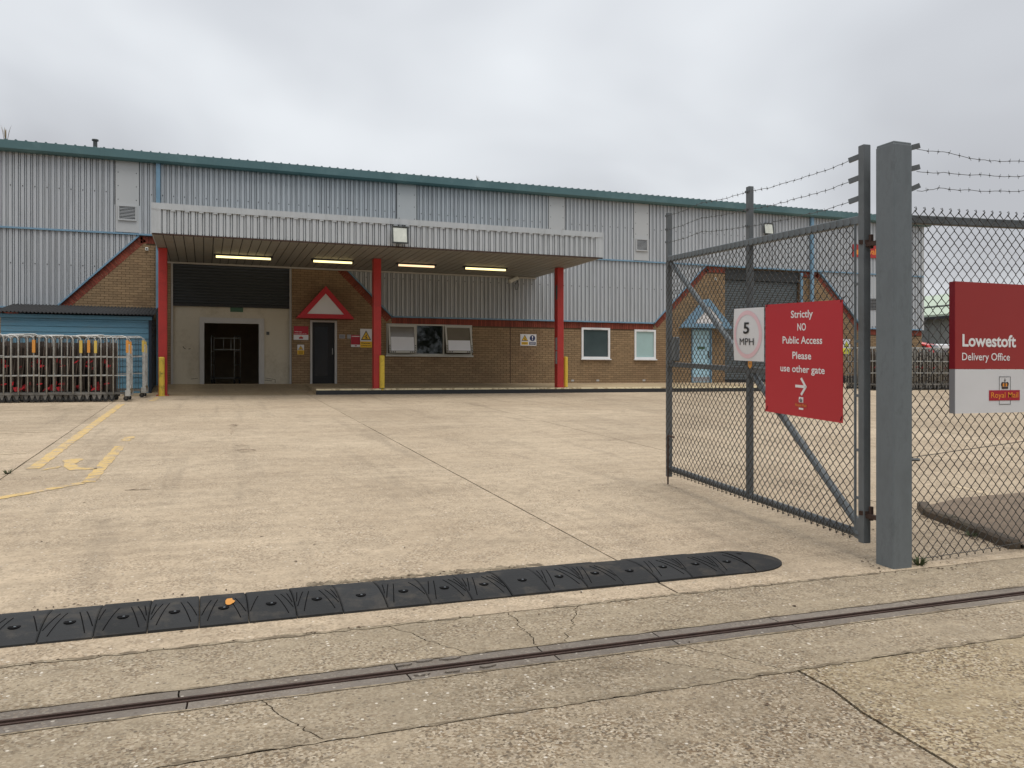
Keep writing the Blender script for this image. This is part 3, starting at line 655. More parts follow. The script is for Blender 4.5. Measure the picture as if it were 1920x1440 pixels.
# roller shutters
def shutter(x0, x1, z0, z1, y, m, pitch=0.09, parent=None):
    n = int((z1-z0)/pitch); r = MB(); bar_ = MB()
    o = None
    V = []; prof = []
    for i in range(n+1):
        zz = z0+i*pitch
        prof += [(y, zz), (y-0.016, zz+pitch*0.25), (y-0.016, zz+pitch*0.7), (y, zz+pitch*0.92)]
    for yy, zz in prof: V += [(x0, yy, min(zz, z1)), (x1, yy, min(zz, z1))]
    r.add(V, [(2*i, 2*i+1, 2*i+3, 2*i+2) for i in range(len(prof)-1)])
    o = r.build('roller_shutter', m, depot)
    MB().box(x0, x1, y-0.035, y+0.01, z0-0.09, z0-0.004).build('shutter_bottom_rail', M['black'], o)
    return o
shutter(GAR[0]+0.03, GAR[1]-0.03, 3.56, 5.38, WY+0.13, M['shutter'])
for xx in (GAR[0]+0.001, GAR[1]-0.061): MB().box(xx, xx+0.06, WY+0.05, WY+0.10, FL, 5.38).build('shutter_guide', M['frame_grey'], depot)
shutter(SH2[0]+0.05, SH2[1]-0.05, FL+0.1, 5.05, WY+0.10, M['shutter2'])
MB().box(SH2[0]+0.02, SH2[1]-0.02, WY+0.01, WY+0.24, 5.06, 5.46).build('shutter_box', M['shutter'], depot)
# cream infill below the first shutter with its door opening
OPN = (-0.05, 1.64, FL, 3.04)
inf = MB()
for a, b_, z0, z1 in decompose(GAR[0]+0.02, GAR[1]-0.02, FL, 3.50, [OPN]): inf.box(a, b_, WY+0.17, WY+0.25, z0, z1)
infill = inf.build('infill_wall', M['cream'], depot)
fr = MB(); a, b_, z0, z1 = OPN
fr.box(a-0.09, a+0.04, WY+0.125, WY+0.24, FL+0.002, z1+0.10); fr.box(b_-0.04, b_+0.12, WY+0.125, WY+0.24, FL+0.002, z1+0.10); fr.box(a+0.041, b_-0.041, WY+0.125, WY+0.24, z1-0.07, z1+0.099)
fr.build('door_frame', M['frame_grey'], depot)
MB().box(0.75, 1.13, WY+0.15, WY+0.169, 3.33, 3.47).build('exit_plate', M['green_sign'], infill)
MB().box(1.83, 1.92, WY+0.14, WY+0.169, 2.63, 2.73).build('switch_box', M['lamp_body'], infill)
cr = MB(); cr.tube([(-0.62, WY+0.168, 2.24), (-0.58, WY+0.165, 2.18), (-0.54, WY+0.168, 2.16)], 0.008, 4); cr.tube([(-0.46, WY+0.168, 2.16), (-0.40, WY+0.168, 2.17)], 0.008, 4)
cr.tube([(-0.4, WY+0.168, 1.24), (-0.2, WY+0.168, 1.26)], 0.006, 4); cr.tube([(1.8, WY+0.168, 1.27), (2.1, WY+0.168, 1.22), (2.1, WY+0.168, 1.12)], 0.006, 4); cr.tube([(1.78, WY+0.168, 1.2), (2.0, WY+0.168, 1.18)], 0.006, 4)
cr.build('plaster_damage', M['seam'], infill)
# doors
d1 = MB().box(D1[0]+0.07, D1[1]-0.07, WY+0.13, WY+0.17, FL+0.01, D1[3]-0.06).build('door', M['door_dark'], depot)
fr = MB(); fr.box(D1[0]+0.003, D1[0]+0.068, WY-0.02, WY+0.18, FL, D1[3]-0.003); fr.box(D1[1]-0.068, D1[1]-0.003, WY-0.02, WY+0.18, FL, D1[3]-0.003); fr.box(D1[0]+0.069, D1[1]-0.069, WY-0.02, WY+0.18, D1[3]-0.06, D1[3]-0.003)
fr.build('door_frame', M['frame_grey'], d1)
MB().box(D1[0]+0.16, D1[1]-0.28, WY+0.122, WY+0.129, FL+0.25, FL+1.85).build('door_pane', M['van_glass'], d1)
MB().tube([(D1[1]-0.13, WY+0.10, FL+0.95), (D1[1]-0.13, WY+0.10, FL+1.15)], 0.012, 6).build('handle', M['frame_grey'], d1)
d2 = MB().box(D2[0]+0.05, D2[1]-0.05, WY+0.05, WY+0.10, FL+0.01, D2[3]-0.05).build('door', M['door_blue'], depot)
fr = MB(); fr.box(D2[0]+0.003, D2[0]+0.048, WY-0.02, WY+0.11, FL, D2[3]-0.003); fr.box(D2[1]-0.048, D2[1]-0.003, WY-0.02, WY+0.11, FL, D2[3]-0.003); fr.box(D2[0]+0.049, D2[1]-0.049, WY-0.02, WY+0.11, D2[3]-0.048, D2[3]-0.003)
fr.build('door_frame', M['blue'], d2)
MB().box(D2[0]+0.28, D2[0]+0.62, WY+0.043, WY+0.049, FL+1.27, FL+1.37).build('door_notice', M['green_sign'], d2)
MB().box(D2[1]-0.15, D2[1]-0.09, WY+0.02, WY+0.049, FL+0.95, FL+1.2).build('handle', M['lamp_body'], d2)
MB().box(D2[0]+0.06, D2[1]-0.06, WY+0.044, WY+0.0495, FL+0.04, FL+0.22).build('kick_plate', M['sign_grey'], d2)
# triangular door hoods
def hood(xc, half, z0, h, m, band, name_):
    y0, y1 = WY-0.42, WY-0.002
    A = (xc-half, z0); B = (xc+half, z0); T = (xc, z0+h)
    # inner triangle by inset
    cx = xc; k_ = 1-band; cz = z0+h*0.36
    I = [(cx+(x-cx)*k_, cz+(zz-cz)*k_) for x, zz in (A, B, T)]; O = [A, B, T]
    mb = MB()
    for i in range(3):
        j = (i+1) % 3; mb.prism([(O[i][0], y0, O[i][1]), (O[j][0], y0, O[j][1]), (I[j][0], y0, I[j][1]), (I[i][0], y0, I[i][1])], (0, y1-y0, 0))
    o = mb.build('door_hood', m, depot)
    MB().prism([(x, y0+0.03, zz) for x, zz in I], (0, 0.02, 0)).build('hood_panel', M['sign_white'], o)
hood(3.60, 0.90, 3.16, 1.02, M['red_hood'], 0.36, 'red')
hood(17.82, 1.08, 3.14, 1.10, M['blue'], 0.40, 'blue')

# windows
def frame_mb(x0, x1, z0, z1, y0, y1, t):
    m_ = MB(); m_.box(x0, x1, y0, y1, z0, z0+t); m_.box(x0, x1, y0, y1, z1-t, z1); m_.box(x0, x0+t, y0, y1, z0+t, z1-t); m_.box(x1-t, x1, y0, y1, z0+t, z1-t); return m_
def room_box(o, w):
    m_ = MB(); a, b_, z0, z1 = w[0]-0.3, w[1]+0.3, w[2]-0.4, w[3]+0.3
    m_.box(a, b_, WY+1.2, WY+1.25, z0, z1); m_.box(a-0.05, a, WY+0.27, WY+1.25, z0, z1); m_.box(b_, b_+0.05, WY+0.27, WY+1.25, z0, z1); m_.box(a-0.05, b_+0.05, WY+0.27, WY+1.25, z1, z1+0.05); m_.box(a-0.05, b_+0.05, WY+0.27, WY+1.25, z0-0.05, z0)
    return m_.build('room_behind', M['dark'], o)
def fixed_window(w, inner, pane):
    x0, x1, z0, z1 = w
    fo = frame_mb(x0+0.004, x1-0.004, z0+0.004, z1-0.004, WY-0.025, WY+0.07, 0.075).build('window', M['upvc'], depot)
    MB().box(x0-0.03, x1+0.03, WY-0.07, WY+0.0, z0-0.035, z0+0.002).build('sill', M['upvc'], fo)
    MB().box(x0+0.08, x1-0.08, WY+0.02, WY+0.026, z0+0.08, z1-0.08).build('pane', pane, fo)
    MB().box(x0+0.082, x1-0.082, WY+0.10, WY+0.105, z0+0.08, z1-0.08).build('blind', inner, fo)
    MB().box(x0+0.38, x1-0.35, WY-0.04, WY-0.026, z1-0.04, z1-0.018).build('trickle_vent', M['upvc'], fo)
    room_box(fo, w)
fixed_window(W2, M['blind_dark'], M['film']); fixed_window(W3, M['blind'], M['frosted'])
x0, x1, z0, z1 = W1
w1 = frame_mb(x0+0.004, x1-0.004, z0+0.004, z1-0.004, WY-0.02, WY+0.06, 0.045)
xm = [x0+0.045, x0+1.0, x0+1.95, x1-0.045]
for xx in xm[1:3]: w1.box(xx-0.025, xx+0.025, WY-0.02, WY+0.06, z0+0.05, z1-0.05)
w1 = w1.build('window', M['upvc_grey'], depot)
MB().box(x0-0.03, x1+0.03, WY-0.08, WY+0.0, z0-0.05, z0+0.002).build('sill', M['upvc_grey'], w1)
MB().box(xm[1]+0.03, xm[2]-0.03, WY+0.02, WY+0.026, z0+0.052, z1-0.052).build('pane', M['glass'], w1)
room_box(w1, W1)
def top_hung(xa, xb, ang, papz):
    """top-hung casement swung out at its foot, a white board filling the lower glass"""
    zt = z1-0.055; H = zt-(z0+0.05); Ax = Vector((1, 0, 0)); dn = Vector((0, -math.sin(ang), -math.cos(ang))); nn = Vector((0, -math.cos(ang), math.sin(ang)))
    o = Vector((xa, WY-0.03, zt)); pl = Plane(o+dn*H, Ax, -dn, nn); W_ = xb-xa; t = 0.055; m_ = MB()
    for a0, b0, a1, b1 in ((0, 0, W_, t), (0, H-t, W_, H), (0, t, t, H-t), (W_-t, t, W_, H-t)): m_.prism([pl.p(a0, b0, 0), pl.p(a1, b0, 0), pl.p(a1, b1, 0), pl.p(a0, b1, 0)], nn*0.04)
    c_ = m_.build('casement', M['upvc_grey'], w1)
    plate(Plane(pl.p(t+0.003, t+0.003, 0.015), pl.r, pl.u, pl.n), W_-2*t-0.006, H-2*t-0.006, 0.005).build('pane', M['soffit_reflection_pane'], c_)
    plate(Plane(pl.p(t+0.02, t+0.02, 0.022), pl.r, pl.u, pl.n), W_-2*t-0.04, papz, 0.004).build('white_board', M['paper'], c_)
    # black and yellow warning tape at the lower corners
    tp = MB()
    for s__ in (0, 1):
        for i in range(4):
            a0 = 0.0+i*0.06 if s__ == 0 else W_-i*0.06-0.04
            tp.prism([pl.p(a0, 0.006, 0.0405), pl.p(a0+0.03, 0.006, 0.0405), pl.p(a0+0.045, t-0.006, 0.0405), pl.p(a0+0.015, t-0.006, 0.0405)], nn*0.002)
            aa = 0.006 if s__ == 0 else W_-t+0.006
            tp.prism([pl.p(aa, 0.06+i*0.055, 0.0405), pl.p(aa+t-0.012, 0.075+i*0.055, 0.0405), pl.p(aa+t-0.012, 0.10+i*0.055, 0.0405), pl.p(aa, 0.085+i*0.055, 0.0405)], nn*0.002)
    tp.build('warning_tape', M['sign_black'], c_)
top_hung(xm[0]+0.005, xm[1]-0.03, R(9), 0.46); top_hung(xm[2]+0.03, xm[3]-0.005, R(14), 0.36)

# ------------------------------------------------------------------ CANOPY
CY0, CX0, CX1, CZ = 21.65, -1.19, 10.88, 4.77
canopy = thing('loading_canopy', 'flat grey canopy with ribbed fascia on red posts over the loading doors', 'canopy', (4.8, 24.1, 0.9))
corrugate(CX0, CX1, CZ+0.015, 5.42, CY0, pitch=0.161, depth=0.055, phase=0.02).build('fascia', M['fascia'], canopy)
fc = MB(); fc.box(CX0-0.01, CX1+0.01, CY0-0.02, CY0+0.06, 5.36, 5.51)
x = CX0+0.1
i = 0
while x < CX1:
    if i % 2 == 0: fc.box(x, x+0.10, CY0-0.016, CY0-0.004, 5.325, 5.36)
    x += 0.161; i += 1
fc.build('fascia_cap', M['fascia'], canopy)
# end panels, roof deck, edge trims
for xx in (CX0, CX1): MB().box(xx-0.012, xx+0.012, CY0+0.03, WY-0.12, CZ+0.01, 5.40).build('end_panel', M['fascia'], canopy)
MB().box(CX0-0.012, CX0+0.2, CY0-0.012, CY0-0.002, CZ+0.012, 5.36).build('corner_flashing', M['fascia'], canopy)
MB().box(CX1-0.16, CX1+0.013, CY0-0.012, CY0-0.002, CZ+0.012, 5.36).build('corner_flashing', M['fascia'], canopy)
MB().box(CX0+0.02, CX1-0.02, CY0+0.06, WY-0.13, 5.22, 5.30).build('roof_deck', M['roof'], canopy)
MB().box(CX0+0.02, CX1-0.02, CY0+0.05, WY-0.13, CZ+0.02, CZ+0.05).build('soffit_backing', M['seam'], canopy)
n = 52; wd = (CX1-CX0-0.04)/n
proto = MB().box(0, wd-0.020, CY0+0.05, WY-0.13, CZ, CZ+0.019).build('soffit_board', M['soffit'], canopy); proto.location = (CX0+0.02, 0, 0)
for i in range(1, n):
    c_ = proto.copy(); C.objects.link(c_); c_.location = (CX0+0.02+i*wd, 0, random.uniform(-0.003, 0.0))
MB().box(CX0, CX1, WY-0.20, WY-0.13, CZ-0.05, CZ-0.004).build('wall_trim', M['frame_grey'], canopy)
MB().box(CX0+0.01, CX1-0.01, CY0+0.002, CY0+0.045, CZ-0.02, CZ+0.012).build('front_drip_edge', M['rust'], canopy)
def column(x, zb):
    c_ = MB(); y = 24.1; c_.box(x-0.11, x+0.11, y-0.12, y+0.12, zb-0.05, CZ-0.003)
    o = c_.build('column', M['red'], canopy, bevel=0.012)
    MB().box(x-0.16, x+0.16, y-0.17, y+0.17, zb-0.03, zb+0.012).build('base_plate', M['red'], o)
    return o
PZ0, PZ1 = 0.968, 1.07
col1 = column(-1.05, g(24.1)); col2 = column(4.73, PZ0); col3 = column(10.56, PZ0)
MB().box(10.44, 10.449, 24.0, 24.12, 2.15, 2.55).build('notice_plate', M['sign_grey'], col3); MB().box(10.44, 10.449, 24.0, 24.12, 1.72, 2.12).build('notice_plate', M['sign_grey'], col3)
MB().box(10.43, 10.449, 23.98, 24.08, 3.75, 4.2).build('junction_box', M['lamp_body'], col3)
# guard posts at the column feet
def guard(x, y, zb, h, r, m, label):
    t = thing('guard_post', label, 'bollard', (x, y, zb), 'yellow guard posts at the canopy columns')
    b_ = MB(); pts = [(0, 0, -0.05), (0, 0, h-0.02), (0, 0, h)]; b_.tube(pts, [r, r, r*0.7], 14); b_.build('post', m, t, local=True, smooth=False)
    MB().tube([(0, 0, 0), (0, 0, 0.012)], r+0.02, 14).build('foot_ring', M['black'] if m is M['yellow'] else m, t, local=True)
guard(-1.07, 23.88, g(23.9), 1.04, 0.075, M['yellow_worn'], 'chipped yellow guard post at the left red column beside the shed')
guard(4.86, 23.96, PZ0, 0.97, 0.075, M['yellow'], 'yellow guard post against the middle red column')
guard(10.77, 24.05, PZ0, 0.98, 0.065, M['yellow'], 'slim clean yellow guard post at the right red column')
# fluorescent battens
for x0_, x1_, m_, lab in ((0.30, 1.78, M['tube'], 'longest lit fluorescent tube under the canopy, above the dark shutter'), (2.98, 4.1, M['tube'], 'lit fluorescent tube under the canopy above the red door hood'),
                    (5.50, 6.62, M['tube_dim'], 'dim orange fluorescent tube just right of the middle red column'), (7.62, 8.95, M['tube'], 'rightmost lit fluorescent tube under the canopy')):
    t = thing('fluorescent_light', lab, 'light', ((x0_+x1_)/2, 24.7, CZ), 'strip lights under the canopy')
    MB().box(x0_-0.06, x1_+0.06, 24.63, 24.77, CZ-0.045, CZ-0.003).build('batten', M['seam'], t)
    MB().tube([(x0_, 24.66, CZ-0.078), (x1_, 24.66, CZ-0.078)], 0.03, 8).build('tube', m_, t)
    for xx in (x0_-0.03, x1_+0.0): MB().box(xx, xx+0.03, 24.64, 24.70, CZ-0.10, CZ-0.046).build('end_cap', M['seam'], t)
# floodlights
def floodlight(x, y, z, w, h, label, tilt=0.35):
    t = thing('floodlight', label, 'floodlight', (x, y, z), 'floodlights')
    b_ = MB(); d = 0.17
    P = [(-w/2, -d, -h/2), (w/2, -d, -h/2), (w/2, -d+0.06, h/2), (-w/2, -d+0.06, h/2)]; Q = [(-w*0.36, -0.02, -h*0.36), (w*0.36, -0.02, -h*0.36), (w*0.36, -0.02, h*0.36), (-w*0.36, -0.02, h*0.36)]
    b_.add(P+Q, [(0, 3, 2, 1), (4, 5, 6, 7), (0, 1, 5, 4), (1, 2, 6, 5), (2, 3, 7, 6), (3, 0, 4, 7)]); b_.build('housing', M['lamp_body'], t, local=True)
    k_ = 0.86; b_ = MB(); b_.add([(x_*k_, y_-0.006, z_*k_) for x_, y_, z_ in P], [(0, 1, 2, 3)]); b_.build('glass', M['lamp_glass'], t, local=True)
    f_ = MB()
    for i in range(4):
        a = Vector(P[i]); c_ = Vector(P[(i+1) % 4]); f_.bar(a+Vector((0, -0.01, 0)), c_+Vector((0, -0.01, 0)), 0.03, 0.03, (0, 1, 0.1))
    f_.build('rim', M['lamp_body'], t, local=True)
    MB().box(-0.05, 0.05, -0.02, 0.06, -h*0.5, -h*0.3).build('bracket', M['lamp_body'], t, local=True)
floodlight(4.84, CY0-0.02, 5.06, 0.42, 0.44, 'square floodlight fixed to the canopy fascia')
floodlight(20.66, WY-0.09, 7.08, 0.42, 0.42, 'square floodlight high on the wall above the right shutter')
# cctv camera
t = thing('cctv_camera', 'white bullet camera with looped cable hanging under the canopy corner', 'camera', (10.1, WY-0.06, 4.62))
b_ = MB(); b_.obox((-0.12, -0.25, 0.04), Vector((0.19, 0.10, 0.09)), Vector((0.02, -0.05, 0)), Vector((-0.03, 0, 0.055))); b_.build('housing', M['cctv'], t, local=True, bevel=0.012)
MB().tube([(0.0, -0.24, 0.05), (0.03, -0.12, 0.05), (0.03, 0.0, 0.05)], 0.02, 6).build('arm', M['cctv'], t, local=True)
MB().tube([(0.04, -0.15, 0.05), (0.12, -0.1, -0.1), (0.10, -0.1, -0.27), (0.02, -0.1, -0.29), (-0.01, -0.1, -0.15), (0.06, -0.05, -0.02)], 0.012, 5).build('cable', M['black'], t, local=True)
t = thing('door_sounder', 'tiny white box on the brick gable left of the canopy', 'alarm', (-1.62, WY, 5.13)); MB().box(-0.045, 0.045, -0.06, 0.0, -0.05, 0.05).build('case', M['cctv'], t, local=True, bevel=0.01); MB().box(-0.02, 0.02, -0.066, -0.06, -0.02, 0.02).build('lens', M['seam'], t, local=True)
t = thing('door_sounder', 'tiny white box on the brick gable above the blue hood', 'alarm', (18.35, WY, 5.05)); MB().box(-0.045, 0.045, -0.06, 0.0, -0.05, 0.05).build('case', M['cctv'], t, local=True, bevel=0.01); MB().box(-0.02, 0.02, -0.066, -0.06, -0.02, 0.02).build('lens', M['seam'], t, local=True)

# ------------------------------------------------------------------ raised walkway with black kerb
PX0, PX1 = 2.97, 18.6
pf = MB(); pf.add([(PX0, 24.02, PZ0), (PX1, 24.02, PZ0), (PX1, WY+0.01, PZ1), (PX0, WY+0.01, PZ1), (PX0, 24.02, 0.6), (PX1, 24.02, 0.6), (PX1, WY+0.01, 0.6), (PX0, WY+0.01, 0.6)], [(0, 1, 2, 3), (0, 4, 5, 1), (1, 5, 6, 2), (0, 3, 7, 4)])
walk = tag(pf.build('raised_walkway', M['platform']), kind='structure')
x = PX0; i = 0
while x < PX1-0.1:
    w_ = min(0.914, PX1-x)
    MB().prism([(x+0.003, 23.87, 0.70), (x+0.003, 23.885, PZ0-0.046), (x+0.003, 24.018, PZ0-0.046), (x+0.003, 24.018, 0.70)], (w_-0.006, 0, 0)).build('kerb_stone', M['black'], walk); x += w_
MB().prism([(PX0, 23.888, PZ0-0.044), (PX0, 23.90, PZ0+0.0), (PX0, 24.03, PZ0+0.004), (PX0, 24.03, PZ0-0.044)], (PX1-PX0, 0, 0)).build('painted_edge', M['edge_paint'], walk)
t = thing('bumper_kerb', 'low black bumper kerb at the wall right of the second shutter', 'kerb', (24.0, WY-0.2, 1.05)); MB().box(22.95, 25.4, WY-0.32, WY-0.03, 0.9, 1.34).build('block', M['black'], t, bevel=0.02); MB().box(22.95, 25.4, WY-0.36, WY-0.325, 1.0, 1.1).build('face_strip', M['rubber'], t)

# ------------------------------------------------------------------ wall signs
def wall_plane(x, z, y=WY): return Plane((x, y, z), (1, 0, 0), (0, 0, 1), (0, -1, 0))
def tri(pl, ca, b0, w, h, d): return shape(pl, [(ca-w/2, b0), (ca+w/2, b0), (ca, b0+h)], d)
def hazard(pl, ca, b0, w, h, par, d=0.006, ym='sign_yellow'):
    tri(pl, ca, b0, w, h, d).build('triangle_border', M['sign_black'], par)
    tri(pl, ca, b0+h*0.09, w*0.76, h*0.76, d+0.002).build('triangle_field', M[ym], par)
    s_ = MB()
    s_.prism([pl.p(ca-w*0.10, b0+h*0.16, d+0.004), pl.p(ca+w*0.18, b0+h*0.16, d+0.004), pl.p(ca+w*0.02, b0+h*0.36, d+0.004)], pl.n*0.001)
    s_.prism([pl.p(a, b_, d+0.004) for a, b_ in circle(ca+w*0.02, b0+h*0.5, w*0.06, 10)], pl.n*0.001)
    s_.prism([pl.p(ca-w*0.16, b0+h*0.30, d+0.004), pl.p(ca+w*0.05, b0+h*0.38, d+0.004), pl.p(ca+w*0.03, b0+h*0.44, d+0.004), pl.p(ca-w*0.17, b0+h*0.36, d+0.004)], pl.n*0.001)
    s_.build('pictogram', M['sign_black'], par)
def wsign(px0, py0, px1, py1, name, label, y=WY):
    a = wall_pt(px0, py1, y); b_ = wall_pt(px1, py0, y); t = thing(name, label, 'sign', (a.x, y, a.z)); pl = wall_plane(a.x, a.z, y-0.004); return t, pl, b_.x-a.x, b_.z-a.z
# welcome board left of the dark door
t, pl, w, h = wsign(550.5, 612, 578, 637, 'wall_sign', 'red and white welcome board left of the dark door')
plate(pl, w, h, 0.02).build('board', M['sign_white'], t); rect(pl, 0, h*0.37, w, h, 0.021).build('red_field', M['sign_crimson'], t)
text('Welcome', pl, w*0.06, h*0.56, w*0.5, h*0.07, M['letter'], t, 0.024); text('Delivery Office entrance', pl, w*0.06, h*0.43, w*0.82, h*0.05, M['letter'], t, 0.024)
rect(pl, w*0.36, h*0.08, w*0.64, h*0.20, 0.021).build('logo_box', M['sign_crimson'], t)
rect(pl, w*0.46, h*0.20, w*0.54, h*0.28, 0.0215).build('logo_crest', M['sign_orange'], t)
t, pl, w, h = wsign(557.5, 646.5, 570, 664.5, 'warning_sign', 'small yellow and white hazard notice below the welcome board')
plate(pl, w, h, 0.012).build('board', M['sign_white'], t); rect(pl, 0, 0, w, h*0.45, 0.0125).build('yellow_field', M['sign_yellow'], t); hazard(pl, w/2, h*0.49, w*0.75, h*0.44, t, 0.013)
for k_ in range(3): rect(pl, w*0.15, h*(0.08+0.12*k_), w*0.85, h*(0.13+0.12*k_), 0.0145).build('print_line', M['rust'], t)
t, pl, w, h = wsign(636, 627.5, 658, 634.5, 'wall_plate', 'pair of small white plates right of the dark door')
plate(pl, w*0.48, h, 0.01).build('plate', M['sign_grey'], t); plate(Plane(pl.p(w*0.68, 0), pl.r, pl.u, pl.n), w*0.32, h, 0.01).build('plate', M['sign_grey'], t)
for k_ in (0.3, 0.6): rect(pl, w*0.06, h*k_, w*0.42, h*(k_+0.1), 0.0105).build('print_line', M['rust'], t)
t, pl, w, h = wsign(658, 628.5, 675.5, 650.5, 'wall_sign', 'small red notice with white foot beside the danger sign')
plate(pl, w, h, 0.012).build('board', M['sign_white'], t); rect(pl, 0, h*0.2, w, h, 0.0125).build('red_field', M['sign_crimson'], t); rect(pl, w*0.08, h*0.87, w*0.92, h*0.92, 0.0145).build('print_line', M['letter'], t); rect(pl, w*0.4, h*0.06, w*0.62, h*0.14, 0.0125).build('logo_box', M['sign_crimson'], t)
t, pl, w, h = wsign(675.2, 617, 697, 651.5, 'warning_sign', 'yellow and white danger sign left of the middle red column', WY-0.03)
plate(pl, w, h, 0.015).build('board', M['sign_white'], t); rect(pl, 0, 0, w, h*0.33, 0.0155).build('yellow_field', M['sign_yellow'], t); hazard(pl, w/2, h*0.40, w*0.88, h*0.52, t, 0.016)
text('Danger', pl, w*0.5, h*0.20, w*0.78, h*0.085, M['sign_black'], t, 0.018, 'C', bold=0.02); text('Vehicles and', pl, w*0.5, h*0.08, w*0.84, h*0.07, M['sign_black'], t, 0.018, 'C')
t, pl, w, h = wsign(975.5, 627, 1005.5, 648, 'warning_sign', 'white twin notice with yellow triangle and blue circle on the brick wall')
plate(pl, w, h, 0.012).build('board', M['sign_white'], t); hazard(pl, w*0.27, h*0.42, w*0.40, h*0.52, t, 0.0125); rect(pl, w*0.06, h*0.08, w*0.47, h*0.33, 0.0125).build('yellow_field', M['sign_yellow'], t)
shape(pl, circle(w*0.75, h*0.66, h*0.26), 0.0125).build('blue_disc', M['sign_blue'], t); shape(pl, [(w*0.735, h*0.62), (w*0.765, h*0.62), (w*0.785, h*0.84), (w*0.715, h*0.84)], 0.0145).build('exclamation', M['letter'], t); shape(pl, circle(w*0.75, h*0.53, h*0.04, 12), 0.0145).build('exclamation', M['letter'], t)
rect(pl, w*0.55, h*0.08, w*0.95, h*0.33, 0.0125).build('blue_field', M['sign_blue'], t)
for k_ in (0.14, 0.23): rect(pl, w*0.59, h*k_, w*0.91, h*(k_+0.035), 0.0145).build('print_line', M['letter'], t); rect(pl, w*0.10, h*k_, w*0.43, h*(k_+0.035), 0.0145).build('print_line', M['sign_black'], t)
t, pl, w, h = wsign(1580, 636, 1593.5, 663, 'warning_sign', 'lime yellow hazard notice on the brick wall behind the open gate')
plate(pl, w, h, 0.012).build('board', M['sign_white'], t); rect(pl, 0, 0, w, h*0.38, 0.0125).build('lime_field', M['sign_lime'], t); hazard(pl, w/2, h*0.44, w*0.8, h*0.46, t, 0.013, 'sign_lime')
for k_ in (0.1, 0.2): rect(pl, w*0.15, h*k_, w*0.85, h*(k_+0.04), 0.0145).build('print_line', M['sign_black'], t)
# red name board high on the cladding behind the post
t, pl, w, h = wsign(1598, 463, 1668, 481.5, 'name_board', 'red name board with orange letters high on the cladding behind the gate post', WY-0.085)
plate(pl, w, h, 0.04).build('board', M['red'], t); text('Royal Mail', pl, w*0.24, h*0.28, w*0.70, h*0.48, M['sign_orange'], t, 0.042)
shape(pl, [(w*0.06, h*0.2), (w*0.16, h*0.2), (w*0.18, h*0.7), (w*0.11, h*0.55), (w*0.04, h*0.7)], 0.041).build('crest', M['sign_orange'], t)

# ------------------------------------------------------------------ SHED
SX0, SX1, SY = -4.95, -1.40, 24.7
shed = thing('timber_shed', 'low blue plank shed with black corrugated roof against the depot', 'shed', (-3.2, 25.8, g(25)))
z = g(SY)-0.02; i = 0
while z < 2.93:
    h_ = min(0.15, 2.95-z)
    MB().prism([(SX0, SY-0.022, z), (SX0, SY-0.006, z+h_+0.012), (SX0, SY+0.01, z+h_+0.012), (SX0, SY+0.01, z)], (SX1-SX0, 0, 0)).build('plank', M['shed'], shed)
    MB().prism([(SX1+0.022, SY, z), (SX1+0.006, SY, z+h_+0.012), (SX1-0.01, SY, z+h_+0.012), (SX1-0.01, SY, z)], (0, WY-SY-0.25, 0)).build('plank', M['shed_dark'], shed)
    z += 0.15
MB().box(SX0, SX0+0.02, SY+0.012, WY-0.25, g(SY), 3.0).build('side_wall', M['shed'], shed)
MB().box(SX1-0.035, SX1+0.04, SY-0.045, SY-0.023, g(SY)-0.02, 2.98).build('corner_post', M['shed_dark'], shed)
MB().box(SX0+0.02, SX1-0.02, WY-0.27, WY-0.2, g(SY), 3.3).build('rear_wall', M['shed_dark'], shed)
rm = MB(); nx = 170; V = []
ya, yb, za, zb = SY-0.18, WY-0.13, 2.99, 3.36
for i in range(nx+1):
    x = SX0-0.12+(SX1-SX0+0.24)*i/nx; dz = 0.022*math.sin(i*2*math.pi/4.0)
    for yy, zz in ((ya, za), (yb, zb)): V += [(x, yy, zz+dz), (x, yy, zz+dz+0.012)]
Fc = []
for i in range(nx):
    k_ = 4*i; Fc += [(k_+1, k_+5, k_+7, k_+3), (k_, k_+2, k_+6, k_+4), (k_, k_+4, k_+5, k_+1)]
rm.add(V, Fc); rm.build('roof_sheet', M['felt'], shed, smooth=True)
MB().box(SX0-0.05, SX1+0.05, SY-0.06, SY-0.025, 2.86, 2.955).build('eaves_board', M['shed'], shed)

